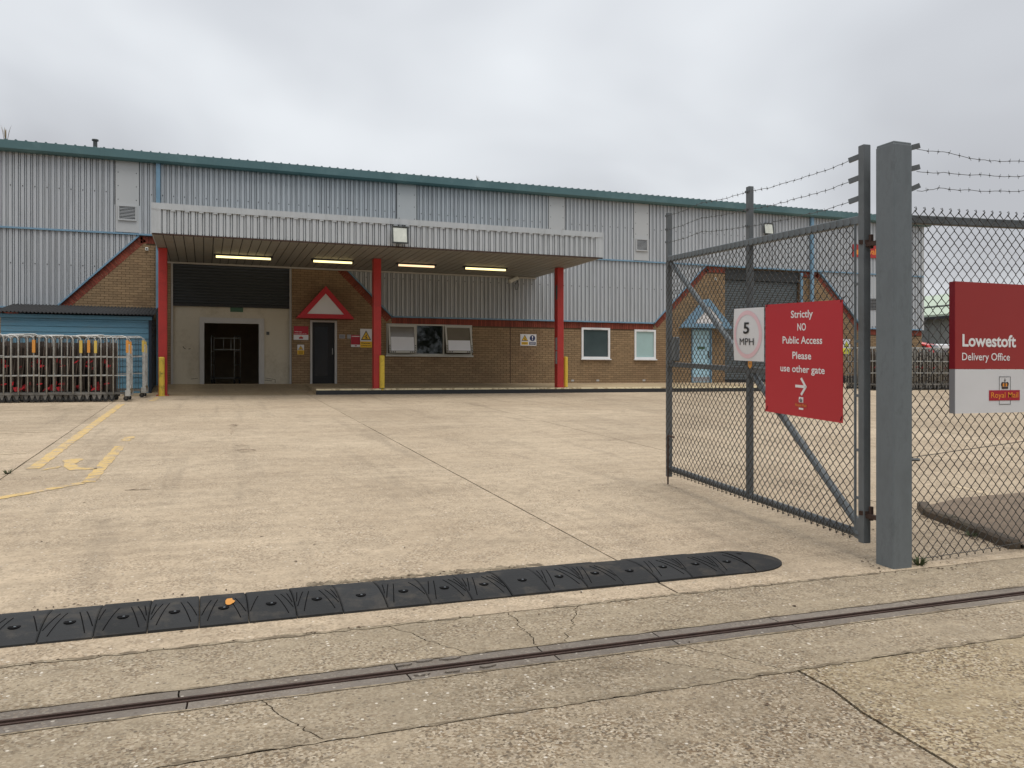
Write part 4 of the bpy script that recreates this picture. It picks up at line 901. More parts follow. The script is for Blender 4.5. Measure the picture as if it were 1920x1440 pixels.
# ------------------------------------------------------------------ ROLL CAGES
def make_cage(name, label, group, thick=False, sleeve=None, strap=0, seed=0, dark=True, post_only=False):
    """nesting roll cage: open base frame, two arched side frames, end frame, folded shelf, four castors"""
    t = thing(name, label, 'roll cage', (0, 0, 0), group); rr = random.Random(seed)
    Lx, Wy, H = 0.72, 0.84, 1.56; xr = 0.0; xl = -Lx
    for s_ in (-1, 1):
        yr = s_*Wy/2; yl = s_*(Wy/2-0.062)          # tapers so that cages nest
        zt = H; pts = [(xr, yr, 0.17)]
        for k_ in range(6):
            a_ = math.pi/2*k_/5; rad = 0.11; x = xr-rad+rad*math.cos(a_); pts.append((x, yr+(yl-yr)*(xr-x)/Lx, zt-rad+rad*math.sin(a_)))
        pts += [(xl+0.11, yl+0.01*s_*-1, zt-0.012)]
        for k_ in range(1, 5):
            a_ = math.pi/2*k_/4; x = xl+0.11-0.11*math.sin(a_); pts.append((x, yl, zt-0.012-0.11+0.11*math.cos(a_)))
        pts += [(xl, yl, 0.24)]
        f_ = MB(); f_.tube(pts, 0.0145, 6)
        o = f_.build('side_frame', M['zinc'], t, local=True, smooth=True)
        for zz in (0.62, 1.06): MB().bar((xr, yr, zz), (xl, yl, zz-0.015), 0.012, 0.022).build('side_rail', M['zinc'], t, local=True)
        vb = MB()
        for x in (-0.17, -0.36, -0.54): vb.tube([(x, yr+(yl-yr)*(-x)/Lx, 0.2), (x, yr+(yl-yr)*(-x)/Lx, H-0.02)], 0.005, 4)
        vb.build('side_bars', M['cage_dark'], t, local=True)
    b_ = MB(); b_.bar((xr, -Wy/2, 0.185), (xl, -Wy/2+0.062, 0.205), 0.04, 0.05); b_.bar((xr, Wy/2, 0.185), (xl, Wy/2-0.062, 0.205), 0.04, 0.05); b_.bar((xr, -Wy/2+0.02, 0.182), (xr, Wy/2-0.02, 0.182), 0.05, 0.05)
    b_.build('base_frame', M['fork'], t, local=True)
    if dark:
        MB().obox((-0.075, Wy/2-0.07, 0.82), (0.066, 0, 0.002), (0, 0.006, 0), (0.004, 0, 0.60)).build('rear_board', M['cage_dark'], t, local=True)
        MB().obox((-0.10, 0, 0.78), (0.010, 0, 0.0), (0, Wy/2-0.06, 0), (0.05, 0, 0.52)).build('folded_shelf', M['cage_dark'], t, local=True)
    if thick:
        for s_ in (-1, 1):
            MB().box(xr-0.02, xr+0.055, s_*Wy/2-0.03, s_*Wy/2+0.03, 0.12, 1.36).build('end_post', M['zinc'], t, local=True, bevel=0.008)
            MB().box(xr-0.045, xr+0.07, s_*Wy/2-0.05, s_*Wy/2+0.05, 0.12, 0.26).build('castor_plate', M['zinc'], t, local=True)
        e = MB()
        for zz in (0.62, 0.66, 1.08): e.bar((xr+0.02, -Wy/2+0.03, zz), (xr+0.02, Wy/2-0.03, zz), 0.012, 0.02)
        e.bar((xr+0.02, -Wy/2+0.4, 0.2), (xr+0.02, Wy/2-0.03, 0.42), 0.012, 0.012)
        e.build('end_rails', M['zinc'], t, local=True)
        MB().box(xr+0.0, xr+0.06, -Wy/2+0.05, Wy/2-0.05, 0.22, 0.30).build('deck_edge', M['straw'], t, local=True)
    if sleeve:
        for s_ in ((-1, 1) if thick else (-1,)):
            MB().box(xr-0.03, xr+0.03, s_*Wy/2-0.032, s_*Wy/2+0.032, 1.16, 1.46).build('label_sleeve', M[sleeve], t, local=True)
    for s_ in range(strap):
        yy = -Wy/2+rr.uniform(0.03, 0.2); zz = rr.choice([0.30, 0.36, 0.42, 0.8, 0.84, 0.95]); x = xr-rr.uniform(0.0, 0.25)
        MB().obox((x, yy, zz), (rr.uniform(0.03, 0.06), 0, rr.uniform(-0.03, 0.03)), (0, 0.02, 0), (rr.uniform(-0.03, 0.03), 0, rr.uniform(0.015, 0.05))).build('strap', M['strap'], t, local=True)
    for (x, s_) in ((xr-0.03, -1), (xr-0.03, 1), (xl+0.06, -1), (xl+0.06, 1)):
        yy = s_*(Wy/2-0.02) if x > -0.3 else s_*(Wy/2-0.075)
        w_ = MB(); w_.tube([(x, yy-0.018, 0.062), (x, yy+0.018, 0.062)], 0.0615, 12); ca_ = w_.build('castor', M['castor'], t, local=True)
        k_ = MB(); k_.prism([(x-0.05, yy-0.028, 0.165), (x+0.05, yy-0.028, 0.165), (x+0.014, yy-0.028, 0.05), (x-0.014, yy-0.028, 0.05)], (0, 0.006, 0)); k_.prism([(x-0.05, yy+0.022, 0.165), (x+0.05, yy+0.022, 0.165), (x+0.014, yy+0.022, 0.05), (x-0.014, yy+0.022, 0.05)], (0, 0.006, 0)); k_.build('castor_fork', M['fork'], ca_, local=True)
    return t
def put(t, x, y, zr=0.0, label=None):
    t.location = (x, y, g(y)+zr if y < WY else FL+0.004+zr)
    if label: t['label'] = label
GL = 'roll cages nested before the blue shed'; GRr = 'roll cages nested at the far end of the yard'
labL = 'plain grey roll cage without sleeve nested in the row before the blue shed'
variants = [make_cage('roll_cage', labL, GL, strap=s_, seed=20+i, sleeve=sl) for i, (s_, sl) in enumerate(((3, None), (2, 'label_y'), (4, None), (1, None), (3, 'label_o'), (2, None)))]
CYF = 22.25
variants[1]['label'] = 'roll cage with yellow post sleeve nested in the row before the blue shed'; variants[4]['label'] = 'roll cage with orange post sleeve nested in the row before the blue shed'
order = [0, 3, 2, 1, 4, 1, 3, 0, 5, 2, 0, 3, 4, 2, 5, 0, 3, 2, 1, 5, 0]; used = set()
for i, k_ in enumerate(order):
    o = variants[k_] if k_ not in used else copy_tree(variants[k_]); used.add(k_)
    put(o, -2.02-0.142*i+random.uniform(-0.022, 0.022), CYF+random.uniform(-0.03, 0.03), random.uniform(-0.003, 0.003)); o.rotation_euler = (0, 0, R(random.uniform(-1.6, 1.6))); o.scale = (1, 1, random.uniform(0.985, 1.012))
endc = make_cage('roll_cage', 'empty end roll cage with thick posts and orange sleeve nearest the red column', GL, thick=True, sleeve='label_o', strap=0, seed=41, dark=False); put(endc, -1.74, CYF+0.02)
endc2 = make_cage('roll_cage', 'lone empty roll cage with yellow sleeves standing behind the row by the shed corner', GL, thick=True, sleeve='label_y', strap=0, seed=42, dark=False); put(endc2, -1.47, 23.5)
c2 = make_cage('roll_cage', 'grey roll cage nested in the row beyond the gate post', GRr, strap=2, seed=51); c3 = make_cage('roll_cage', 'grey roll cage nested in the row beyond the gate post', GRr, strap=1, seed=52)
for i in range(40):
    o = (c2 if i % 2 else c3) if i < 2 else copy_tree(c2 if i % 2 else c3)
    put(o, 22.4+0.142*i+0.72+random.uniform(-0.02, 0.02), 24.2+random.uniform(-0.03, 0.03), 0.0); o.rotation_euler = (0, 0, R(random.uniform(-1.6, 1.6)))
ins = make_cage('roll_cage', 'single roll cage standing inside the dark doorway', None, thick=False, seed=61, dark=False)
put(ins, 0.70, WY+1.9); ins.rotation_euler = (0, 0, R(78)); 
em = MB(); em.bar((0.02, -0.40, 1.5), (0.02, 0.40, 1.5), 0.02, 0.03); em.bar((0.02, -0.40, 1.12), (0.02, 0.40, 1.12), 0.02, 0.03); em.bar((0.02, -0.12, 1.12), (0.02, -0.12, 1.5), 0.02, 0.02, (1, 0, 0)); em.bar((0.02, 0.12, 1.12), (0.02, 0.12, 1.5), 0.02, 0.02, (1, 0, 0)); em.build('end_rails', M['zinc'], ins, local=True)

# ------------------------------------------------------------------ SPEED HUMP
hump = thing('speed_hump', 'long black rubber speed hump bolted across the gateway', 'speed hump', (1.0, 5.2, 0.03))
HY0, HY1, HH = 4.68, 5.22, 0.052
def hz(y):
    f_ = (y-HY0)/(HY1-HY0); return g(y)+0.012+(HH-0.012)*max(0.0, math.sin(math.pi*min(1, max(0, f_))))**0.8
def hump_module(x0, x1, ribs, seed):
    rr = random.Random(seed); mb = MB(); ny = 14; V = []
    ysq = [HY0+(HY1-HY0)*j/ny for j in range(ny+1)]; e = 0.006
    dzm = rr.uniform(-0.003, 0.004)
    for j, y in enumerate(ysq): V += [(x0+0.002, y, hz(y)-e+dzm), (x0+0.002+e, y, hz(y)+dzm), (x1-0.002-e, y, hz(y)+dzm), (x1-0.002, y, hz(y)-e+dzm)]
    for j in range(ny):
        for q in range(3): a = 4*j+q; mb.add([], []) ; 
    n0 = len(V); Fc = [(4*j+q, 4*j+q+1, 4*(j+1)+q+1, 4*(j+1)+q) for j in range(ny) for q in range(3)]
    V2 = [(x0+0.002, y, g(y)-0.004) for y in ysq]+[(x1-0.002, y, g(y)-0.004) for y in ysq]
    for j in range(ny): Fc += [(4*j, 4*(j+1), n0+j+1, n0+j), (4*j+3, n0+ny+1+j, n0+ny+1+j+1, 4*(j+1)+3)]
    Fc += [(0, n0, n0+ny+1, 3, 2, 1), (4*ny, 4*ny+1, 4*ny+2, 4*ny+3, n0+2*ny+1, n0+ny)]
    mb.add(V+V2, Fc)
    o = mb.build('hump_module', M['rubber'], hump)
    xc = (x0+x1)/2; yb = HY0+0.17
    if ribs:
        rbm = MB()
        for s_ in (-1, 1):
            for k_ in range(3 if rr.random() < 0.7 else 2):
                xa = xc+s_*(0.030+0.034*k_); xb_ = min(x1-0.012, max(x0+0.012, xa+s_*0.055)); ya_ = HY0+0.31; yb_ = HY0+0.04+0.06*k_
                if rr.random() < 0.12: continue
                P = []; m_ = 5
                for q in range(m_+1):
                    f_ = q/m_; x = xa+(xb_-xa)*f_; y = ya_+(yb_-ya_)*f_; P.append((x, y, hz(y)+dzm+0.0005))
                rbm.tube(P, 0.0030, 4)
        if rbm.v: rbm.build('tread_groove', M['rubber_dark'], o)
    b_ = MB(); b_.tube([(xc, yb, hz(yb)+dzm-0.01), (xc, yb, hz(yb)+dzm+0.0022)], 0.030, 14); h_ = b_.build('bolt_recess', M['rubber_dark'], o)
    b_ = MB(); b_.tube([(xc+0.003, yb-0.004, hz(yb)+dzm), (xc+0.003, yb-0.004, hz(yb)+dzm+0.004)], 0.007, 6); b_.build('bolt', M['galv'], o)
    return o
xe = 3.515; mods = []
nm = 25
for i in range(nm): mods.append(hump_module(xe-0.253*(i+1), xe-0.253*i, ribs=(i not in (6, 10, 3)), seed=700+i))
# rounded end cap
cap_m = MB(); nr, na = 8, 20; ctr = (xe+0.002, (HY0+HY1)/2); V = []
for i in range(nr+1):
    for k_ in range(na+1):
        a_ = -math.pi/2+math.pi*k_/na; f_ = i/nr; x = ctr[0]+0.36*f_*math.cos(a_); y = ctr[1]+(HY1-HY0)/2*f_*math.sin(a_)
        V.append((x, y, g(y)+0.01+(HH-0.01)*max(0, math.cos(f_*math.pi/2))**0.8))
Fc = [(i*(na+1)+k_, (i+1)*(na+1)+k_, (i+1)*(na+1)+k_+1, i*(na+1)+k_+1) for i in range(nr) for k_ in range(na)]
n0 = len(V); V += [(x, y, g(y)-0.004) for x, y, z_ in V[nr*(na+1):]]
Fc += [(nr*(na+1)+k_, n0+k_, n0+k_+1, nr*(na+1)+k_+1) for k_ in range(na)]
cap_m.add(V, Fc); capo = cap_m.build('end_cap', M['rubber'], hump, smooth=False)
b_ = MB(); yb = HY0+0.3; b_.tube([(xe+0.07, yb, hz(yb)-0.02), (xe+0.07, yb, hz(yb)-0.001)], 0.02, 12); b_.build('bolt_recess', M['rubber_dark'], capo)
# scrap of yellow paint on one module
pp = ground_pt(429, 1140); pts = []
rr = random.Random(2)
cx, cy = 0.20, HY0+0.30
cx = wall_pt(431, 1140, HY0+0.22).x
for k_ in range(12): a_ = k_*math.pi/6; pts.append((cx+0.026*math.cos(a_)*rr.uniform(0.7, 1.15), HY0+0.24+0.065*math.sin(a_)*rr.uniform(0.7, 1.1)))
mb = MB(); mb.face([(x, y, hz(y)+0.006) for x, y in pts]); mb.build('paint_scrap', M['label_o'], hump)

# ------------------------------------------------------------------ GATE POST, GATE, FENCE
post = thing('gate_post', 'thick square galvanised post between the open gate and the fence', 'post', (4.57, 4.545, 0.0))
PX, PY, PS = 4.49, 4.46, 0.168
MB().box(PX, PX+PS, PY, PY+PS, -0.03, 2.97).build('shaft', M['galv'], post, bevel=0.006)
MB().box(PX+0.004, PX+PS-0.004, PY+0.004, PY+PS-0.004, 2.966, 2.985).build('cap', M['galv'], post, bevel=0.004)
for zz, tz in ((2.965, 0.012), (2.815, 0.012), (2.665, 0.03)):
    MB().bar((PX+PS+0.002, PY+0.05, zz-0.01), (PX+PS+0.085, PY+0.02, zz+tz), 0.02, 0.035).build('wire_bracket', M['galv_dark'], post)
# gate frame coordinates: s along the leaf from the hinge, d towards the camera side, z up; the leaf climbs with the yard
GA = R(5.2); GH = Vector((4.515, 4.76, 0)); GD = Vector((math.sin(GA), math.cos(GA), 0)); GN = Vector((-math.cos(GA), math.sin(GA), 0)); GLN = 3.2; RISE = 0.045
def G(s, d, z): return GH+GD*s+GN*d+Vector((0, 0, z+RISE*s))
gate = thing('security_gate', 'open galvanised chain link gate leaf topped with barbed wire', 'gate', tuple(GH))
def gbar(s0, z0, s1, z1, w, h, name, m=None, d=0.0):
    o = MB().bar(G(s0, d, z0), G(s1, d, z1), w, h, GN if abs(s1-s0) < 1e-6 else (0, 0, 1)).build(name, m or M['galv_dark'], gate, bevel=0.004); return o
ZB, ZT = 0.155, 2.49
hs = gbar(0, 0.13, 0, 3.03, 0.062, 0.062, 'hinge_stile'); gbar(GLN, 0.09, GLN, 3.0, 0.055, 0.055, 'end_stile'); gbar(1.55, ZB, 1.55, 3.00, 0.055, 0.05, 'middle_stile')
gbar(0.03, ZT, GLN-0.03, ZT, 0.055, 0.06, 'top_rail', M['galv'])
MB().tube([G(0.03, 0, ZB+0.03), G(GLN-0.03, 0, ZB+0.03)], 0.032, 10).build('bottom_rail', M['galv_dark'], gate)
gbar(1.0, 1.33, GLN-0.03, 1.33, 0.05, 0.05, 'middle_rail', d=-0.01)
MB().tube([G(GLN-0.04, -0.01, ZT-0.05), G(1.58, -0.01, 1.36)], 0.027, 8).build('diagonal_brace', M['galv'], gate); MB().tube([G(1.52, -0.01, 1.30), G(0.05, -0.01, ZB+0.07)], 0.030, 8).build('diagonal_brace', M['galv'], gate)
MB().tube([G(0.075, 0.02, ZB+0.04), G(0.075, 0.02, ZT-0.03)], 0.010, 6).build('mesh_rod', M['galv'], gate)
MB().bar(G(0.05, 0, 0.15), G(0.03, 0, 0.30), 0.05, 0.06, (0, 0, 1)).build('gusset', M['galv_dark'], gate)
for zz in (2.02, 1.6, 1.2, 0.8, 0.45): MB().bar(G(0.03, 0.02, zz), G(0.075, 0.02, zz), 0.012, 0.02).build('rod_clip', M['galv_dark'], gate)
def chain(fn, s0, s1, z0, z1, p, q, r, bot=None):
    """woven chain link: zig-zag pickets that hook round their neighbours; fn maps (s, depth, z) to space"""
    mb = MB(); n = int((s1-s0)/p)
    rr = random.Random(4)
    for k_ in range(n+1):
        c = s0+p*(k_+0.5)
        if c > s1: break
        pts = []; j = 0; hz_ = q/2
        zz = z0
        while zz <= z1+1e-6:
            up = ((j+k_) % 2 == 0); sgn = 1 if up else -1
            s_ = c+sgn*(p/2+0.003); wob = 0.0015*math.sin(s_*9+zz*7)
            s_ = min(max(s_, s0), s1)
            for e in (-1, 1):
                pts.append(fn(s_-sgn*0.004, (0.0035 if (e > 0) == up else -0.0035)+wob, zz+e*0.0045))
            zz += hz_; j += 1
        mb.tube(pts, r, 4, cap=False)
    return mb
tag(chain(lambda s_, d, z_: G(s_, d+0.040, z_), 0.07, GLN-0.0, ZB-0.01, ZT-0.0, 0.039, 0.080, 0.0034).build('chain_link', M['wire'], gate), kind='stuff')
# ties wrapping the mesh round rails
tie = MB()
for i in range(40):
    s_ = 0.1+i*0.078
    if s_ > GLN-0.05: break
    tie.tube([G(s_, 0.04, ZB+0.075), G(s_+0.02, 0.038, ZB+0.02), G(s_+0.03, 0.03, ZB-0.012), G(s_+0.035, 0.0, ZB-0.014)], 0.0034, 4)
    tie.tube([G(s_, 0.04, ZT-0.02), G(s_+0.015, 0.036, ZT+0.02)], 0.0026, 4)
tag(tie.build('mesh_tie', M['wire'], gate), kind='stuff')
def barbed(pts, m, parent, sag=0.02, step=0.095, seed=0, wob=0.004):
    rr = random.Random(seed); out = []; mb = MB()
    for a, b_ in zip(pts, pts[1:]):
        a = Vector(a); b_ = Vector(b_); n = max(4, int((b_-a).length/0.05))
        for i in range(n):
            f_ = i/n; q = a+(b_-a)*f_; q.z += -sag*4*f_*(1-f_)+rr.uniform(-wob, wob); out.append(q)
    out.append(Vector(pts[-1])); mb.tube(out, 0.0022, 4)
    acc = 0
    for a, b_ in zip(out, out[1:]):
        acc += (b_-a).length
        if acc > step:
            acc = 0; c = b_
            mb.tube([c+Vector((rr.uniform(-0.01, 0.01), rr.uniform(-0.008, 0.008), 0.017)), c-Vector((rr.uniform(-0.01, 0.01), rr.uniform(-0.008, 0.008), 0.017))], 0.0016, 3)
            mb.tube([c+Vector((0.012, 0.012, rr.uniform(-0.012, 0.012))), c-Vector((0.012, 0.012, rr.uniform(-0.012, 0.012)))], 0.0016, 3)
            d = (b_-a).normalized(); mb.tube([c-d*0.007, c+d*0.007], 0.0042, 5)
    return mb.build('barbed_wire', m, parent)
for i, (zh, zm, zl) in enumerate(((2.94, 2.95, 2.965), (2.785, 2.79, 2.815), (2.635, 2.64, 2.675))):
    barbed([G(0.08, 0.05, zh), G(0.75, 0.045, zh-0.02), G(1.55, 0.035, zm), G(2.4, 0.03, zl+0.02), G(GLN-0.02, 0.025, zl)], M['barb'], gate, 0.012, seed=30+i)
    MB().bar(G(0.035, 0.015, zh+0.015), G(0.10, 0.055, zh-0.005), 0.018, 0.036).build('wire_bracket', M['galv_dark'], gate)
    for s_ in (1.55, GLN): MB().bar(G(s_, 0.028, zm if s_ < 2 else zl), G(s_, 0.045, zm if s_ < 2 else zl), 0.02, 0.02).build('wire_bracket', M['galv_dark'], gate)
# hinges to the post
for zz in (2.30, 0.33):
    h_ = MB(); a = G(0, 0, zz); h_.bar(a+Vector((0.0, -0.03, 0)), Vector((PX+0.02, PY+PS-0.005, zz)), 0.035, 0.03); h_.tube([a+Vector((0.01, -0.055, -0.03)), a+Vector((0.01, -0.055, 0.07))], 0.016, 8); h_.bar(a+Vector((-0.05, 0.0, 0.02)), a+Vector((0.03, -0.05, 0.02)), 0.02, 0.03)
    h_.build('hinge', M['rust'], gate)
# latch box, bolt and stop rod
lb = MB(); lb.obox(G(GLN-0.18, 0.01, 1.50), GD*0.045, GN*0.03, Vector((0, 0, 0.13))); lb.build('latch_box', M['galv_dark'], gate, bevel=0.01)
lb = MB(); lb.bar(G(GLN-0.03, 0.01, 1.59), G(GLN-0.14, 0.01, 1.59), 0.02, 0.03); lb.bar(G(GLN-0.03, 0.01, 1.36), G(GLN-0.14, 0.01, 1.37), 0.02, 0.03); lb.build('latch_arm', M['galv_dark'], gate)
db = MB(); db.tube([G(GLN-0.22, 0.05, 0.55), G(GLN-0.085, 0.05, 0.555), G(GLN-0.075, 0.05, 0.54), G(GLN-0.075, 0.05, 0.02)], 0.010, 6); db.build('drop_bolt', M['rust'], gate)
# signs wired to the gate
def gate_plane(s_left, z, d=0.052): return Plane(G(s_left, d, z), (-GD-Vector((0, 0, RISE))).normalized(), (0, 0, 1), GN)
t = thing('gate_sign', 'large red notice board with white lettering and arrow wired to the gate', 'sign', tuple(G(0.72, 0.05, 1.0)))
pl = gate_plane(1.205, 0.985); W_, H_ = 1.035, 0.925
plate(pl, W_, H_, 0.004).build('board', M['sign_red'], t)
for s_, fb, fw, cap in (('Strictly', 0.868, 0.285, 0.060), ('NO', 0.755, 0.112, 0.060), ('Public Access', 0.640, 0.515, 0.060), ('Please', 0.505, 0.245, 0.060), ('use other gate', 0.388, 0.575, 0.058)):
    text(s_, pl, W_*0.508, H_*fb, W_*fw, cap, M['letter'], t, 0.0055, 'C', bold=0.017)
aw = MB(); ca_, cb_ = W_*0.50, H_*0.265
aw.prism([pl.p(ca_-0.078, cb_-0.011, 0.0045), pl.p(ca_+0.06, cb_-0.011, 0.0045), pl.p(ca_+0.06, cb_+0.011, 0.0045), pl.p(ca_-0.078, cb_+0.011, 0.0045)], pl.n*0.001)
for sg in (1, -1):
    aw.prism([pl.p(ca_+0.078, cb_, 0.0058), pl.p(ca_+0.055, cb_-0.008*sg, 0.0058), pl.p(ca_-0.008, cb_+0.062*sg, 0.0058), pl.p(ca_+0.012, cb_+0.074*sg, 0.0058)], pl.n*0.001)
aw.build('arrow', M['letter'], t)
rect(pl, W_*0.472, H_*0.125, W_*0.528, H_*0.172, 0.0045).build('crest_panel', M['letter'], t); rect(pl, W_*0.472, H_*0.062, W_*0.528, H_*0.078, 0.0045).build('crest_panel', M['letter'], t)
rect(pl, W_*0.42, H_*0.081, W_*0.58, H_*0.122, 0.0045).build('name_box', M['red'], t)
text('Royal Mail', pl, W_*0.5, H_*0.091, W_*0.14, H_*0.022, M['sign_orange'], t, 0.0075, 'C', bold=0.0)
def crown(pl, ca, b0, w, h, d, par, m1, m2):
    c_ = MB()
    c_.prism([pl.p(ca-w*0.42, b0, d), pl.p(ca+w*0.42, b0, d), pl.p(ca+w*0.46, b0+h*0.18, d), pl.p(ca-w*0.46, b0+h*0.18, d)], pl.n*0.0008)
    for s_ in (-1, 1):
        c_.prism([pl.p(ca+s_*w*0.44, b0+h*0.2, d), pl.p(ca+s_*w*0.52, b0+h*0.5, d), pl.p(ca+s_*w*0.38, b0+h*0.66, d), pl.p(ca+s_*w*0.06, b0+h*0.60, d), pl.p(ca+s_*w*0.30, b0+h*0.52, d), pl.p(ca+s_*w*0.34, b0+h*0.2, d)], pl.n*0.0008)
    c_.prism([pl.p(ca-w*0.05, b0+h*0.2, d), pl.p(ca+w*0.05, b0+h*0.2, d), pl.p(ca+w*0.07, b0+h*0.62, d), pl.p(ca-w*0.07, b0+h*0.62, d)], pl.n*0.0008)
    c_.prism([pl.p(ca-w*0.03, b0+h*0.62, d), pl.p(ca+w*0.03, b0+h*0.62, d), pl.p(ca+w*0.03, b0+h, d), pl.p(ca-w*0.03, b0+h, d)], pl.n*0.0008)
    c_.prism([pl.p(ca-w*0.12, b0+h*0.80, d+0.001), pl.p(ca+w*0.12, b0+h*0.80, d+0.001), pl.p(ca+w*0.12, b0+h*0.86, d+0.001), pl.p(ca-w*0.12, b0+h*0.86, d+0.001)], pl.n*0.0008)
    c_.build('crown', m1, par)
    e = MB()
    for s_ in (-1, 1): e.prism([pl.p(ca+s_*w*0.10, b0+h*0.22, d-0.0005), pl.p(ca+s_*w*0.30, b0+h*0.22, d-0.0005), pl.p(ca+s_*w*0.30, b0+h*0.48, d-0.0005), pl.p(ca+s_*w*0.10, b0+h*0.54, d-0.0005)], pl.n*0.0008)
    e.build('crown_lining', m2, par)
crown(pl, W_*0.5, H_*0.130, W_*0.036, H_*0.036, 0.0075, t, M['sign_black'], M['sign_grey'])
tt = MB()
for a, b_ in ((0.02, 0.02), (0.98, 0.02), (0.02, 0.98), (0.98, 0.98)): tt.tube([pl.p(W_*a, H_*b_, 0.008), pl.p(W_*a+0.01, H_*b_+0.03, 0.004), pl.p(W_*a+0.012, H_*b_+0.04, -0.02)], 0.004, 4)
tt.build('cable_tie', M['black'], t)
# 5 MPH notice, a little bowed
t = thing('speed_sign', 'bowed white speed limit notice with faded pink ring wired to the gate', 'sign', tuple(G(1.5, 0.05, 1.44)))
pl = gate_plane(1.705, 1.415, 0.055); W_, H_ = 0.475, 0.475
def bow(a, b_): f_ = a/W_-0.35; return 0.03*max(0.0, (1-(f_/0.65)**2))*(0.6+0.4*math.sin(b_/H_*math.pi))
nn_ = 14; sb = MB(); V = []
for i in range(nn_+1):
    for j in range(nn_+1):
        a, b_ = W_*i/nn_, H_*j/nn_; V += [pl.p(a, b_, bow(a, b_)), pl.p(a, b_, bow(a, b_)-0.002)]
Fc = []
for i in range(nn_):
    for j in range(nn_):
        q = lambda ii, jj, s_: (ii*(nn_+1)+jj)*2+s_
        Fc += [(q(i, j, 0), q(i+1, j, 0), q(i+1, j+1, 0), q(i, j+1, 0)), (q(i, j, 1), q(i, j+1, 1), q(i+1, j+1, 1), q(i+1, j, 1))]
for i in range(nn_):
    Fc += [(q(i, 0, 0), q(i, 0, 1), q(i+1, 0, 1), q(i+1, 0, 0)), (q(i, nn_, 0), q(i+1, nn_, 0), q(i+1, nn_, 1), q(i, nn_, 1)), (q(0, i, 0), q(0, i+1, 0), q(0, i+1, 1), q(0, i, 1)), (q(nn_, i, 0), q(nn_, i, 1), q(nn_, i+1, 1), q(nn_, i+1, 0))]
sb.add(V, Fc); sb.build('board', M['sign_white'], t)
rg = MB(); V = []; na = 48
for k_ in range(na):
    for rad in (0.455, 0.425, 0.40, 0.375):
        a, b_ = W_*(0.5+rad*math.cos(2*math.pi*k_/na)), H_*(0.5+rad*math.sin(2*math.pi*k_/na)); V.append(pl.p(a, b_, bow(a, b_)+0.0025))
rg.add(V, [(4*k_+j, 4*k_+j+1, 4*((k_+1) % na)+j+1, 4*((k_+1) % na)+j) for k_ in range(na) for j in range(3)]); rg.build('pink_ring', M['sign_pink'], t)
text('5', pl, W_*0.5, H_*0.52, W_*0.19, H_*0.215, M['sign_black'], t, 0.005, 'C', bold=0.02, bend=bow); text('MPH', pl, W_*0.5, H_*0.30, W_*0.46, H_*0.135, M['sign_black'], t, 0.005, 'C', bold=0.0, bend=bow)
t = thing('reflector_tag', 'small orange hexagonal tag below the speed notice', 'tag', tuple(G(1.46, 0.05, 1.36))); pl = gate_plane(1.50, 1.345, 0.047)
shape(pl, [(0.035+0.035*math.cos(R(60*k_+30)), 0.045+0.045*math.sin(R(60*k_+30))) for k_ in range(6)], 0, 0.004).build('disc', M['label_o'], t)
shape(pl, circle(0.035, 0.045, 0.008, 8), 0.0045).build('rivet', M['galv_dark'], t)

# fence to the right of the post
FY = 4.555; FX0, FX1 = 4.715, 8.6
fence = thing('chain_link_fence', 'tall galvanised chain link fence with barbed wire right of the post', 'fence', ((FX0+FX1)/2, FY, 0))
MB().box(FX0-0.014, FX0+0.020, FY-0.02, FY+0.012, -0.02, 2.50).build('end_bar', M['galv'], fence, bevel=0.003)
MB().box(FX1, FX1+0.06, FY-0.03, FY+0.03, -0.02, 3.0).build('fence_post', M['galv_dark'], fence)
def frise(x): return 0.055*(x-FX0)/1.1*(1 if x < 6 else 1.0)
MB().bar((FX0-0.05, FY+0.03, 2.47), (FX1, FY+0.03, 2.47+0.12), 0.05, 0.06).build('top_rail', M['galv_dark'], fence, bevel=0.004)
tag(chain(lambda s_, d, z_: Vector((s_, FY-0.006-d, z_+0.03*(s_-FX0))), FX0+0.02, FX1, 0.0+0.01, 2.56, 0.0415, 0.090, 0.0032).build('chain_link', M['wire'], fence), kind='stuff')
tw = MB()
jt = int(2.55/0.045)
for k_ in range(100):
    x = FX0+0.02+0.0415*(k_+1)
    if x > FX1: break
    if (jt+k_) % 2: continue
    z_ = 0.01+jt*0.045+0.03*(x-FX0)
    tw.tube([Vector((x-0.006, FY-0.004, z_-0.01)), Vector((x+0.004, FY-0.012, z_+0.012)), Vector((x-0.007, FY-0.006, z_+0.024)), Vector((x+0.011, FY-0.004, z_+0.030)), Vector((x+0.014, FY-0.008, z_+0.012)), Vector((x+0.004, FY-0.004, z_-0.008))], 0.0026, 4)
tag(tw.build('twisted_top', M['wire'], fence), kind='stuff')
MB().tube([(FX0+0.0, FY-0.01, 0.03), (5.4, FY-0.012, 0.055), (6.0, FY-0.012, 0.09), (FX1, FY-0.01, 0.12)], 0.003, 4).build('line_wire', M['wire'], fence)
MB().tube([(FX0+0.03, FY-0.012, 0.765), (5.2, FY-0.012, 0.80), (6.0, FY-0.012, 0.86), (FX1, FY-0.01, 0.9)], 0.0028, 4).build('line_wire', M['wire'], fence)
MB().tube([(FX0-0.07, FY-0.01, 0.745), (FX0+0.02, FY-0.025, 0.75), (FX0+0.09, FY-0.012, 0.745)], 0.012, 5).build('tension_bolt', M['galv_dark'], fence)
for zz in (1.95, 1.15, 0.32): MB().bar((FX0-0.06, FY-0.005, zz), (FX0, FY-0.005, zz), 0.012, 0.02).build('clip', M['galv_dark'], fence)
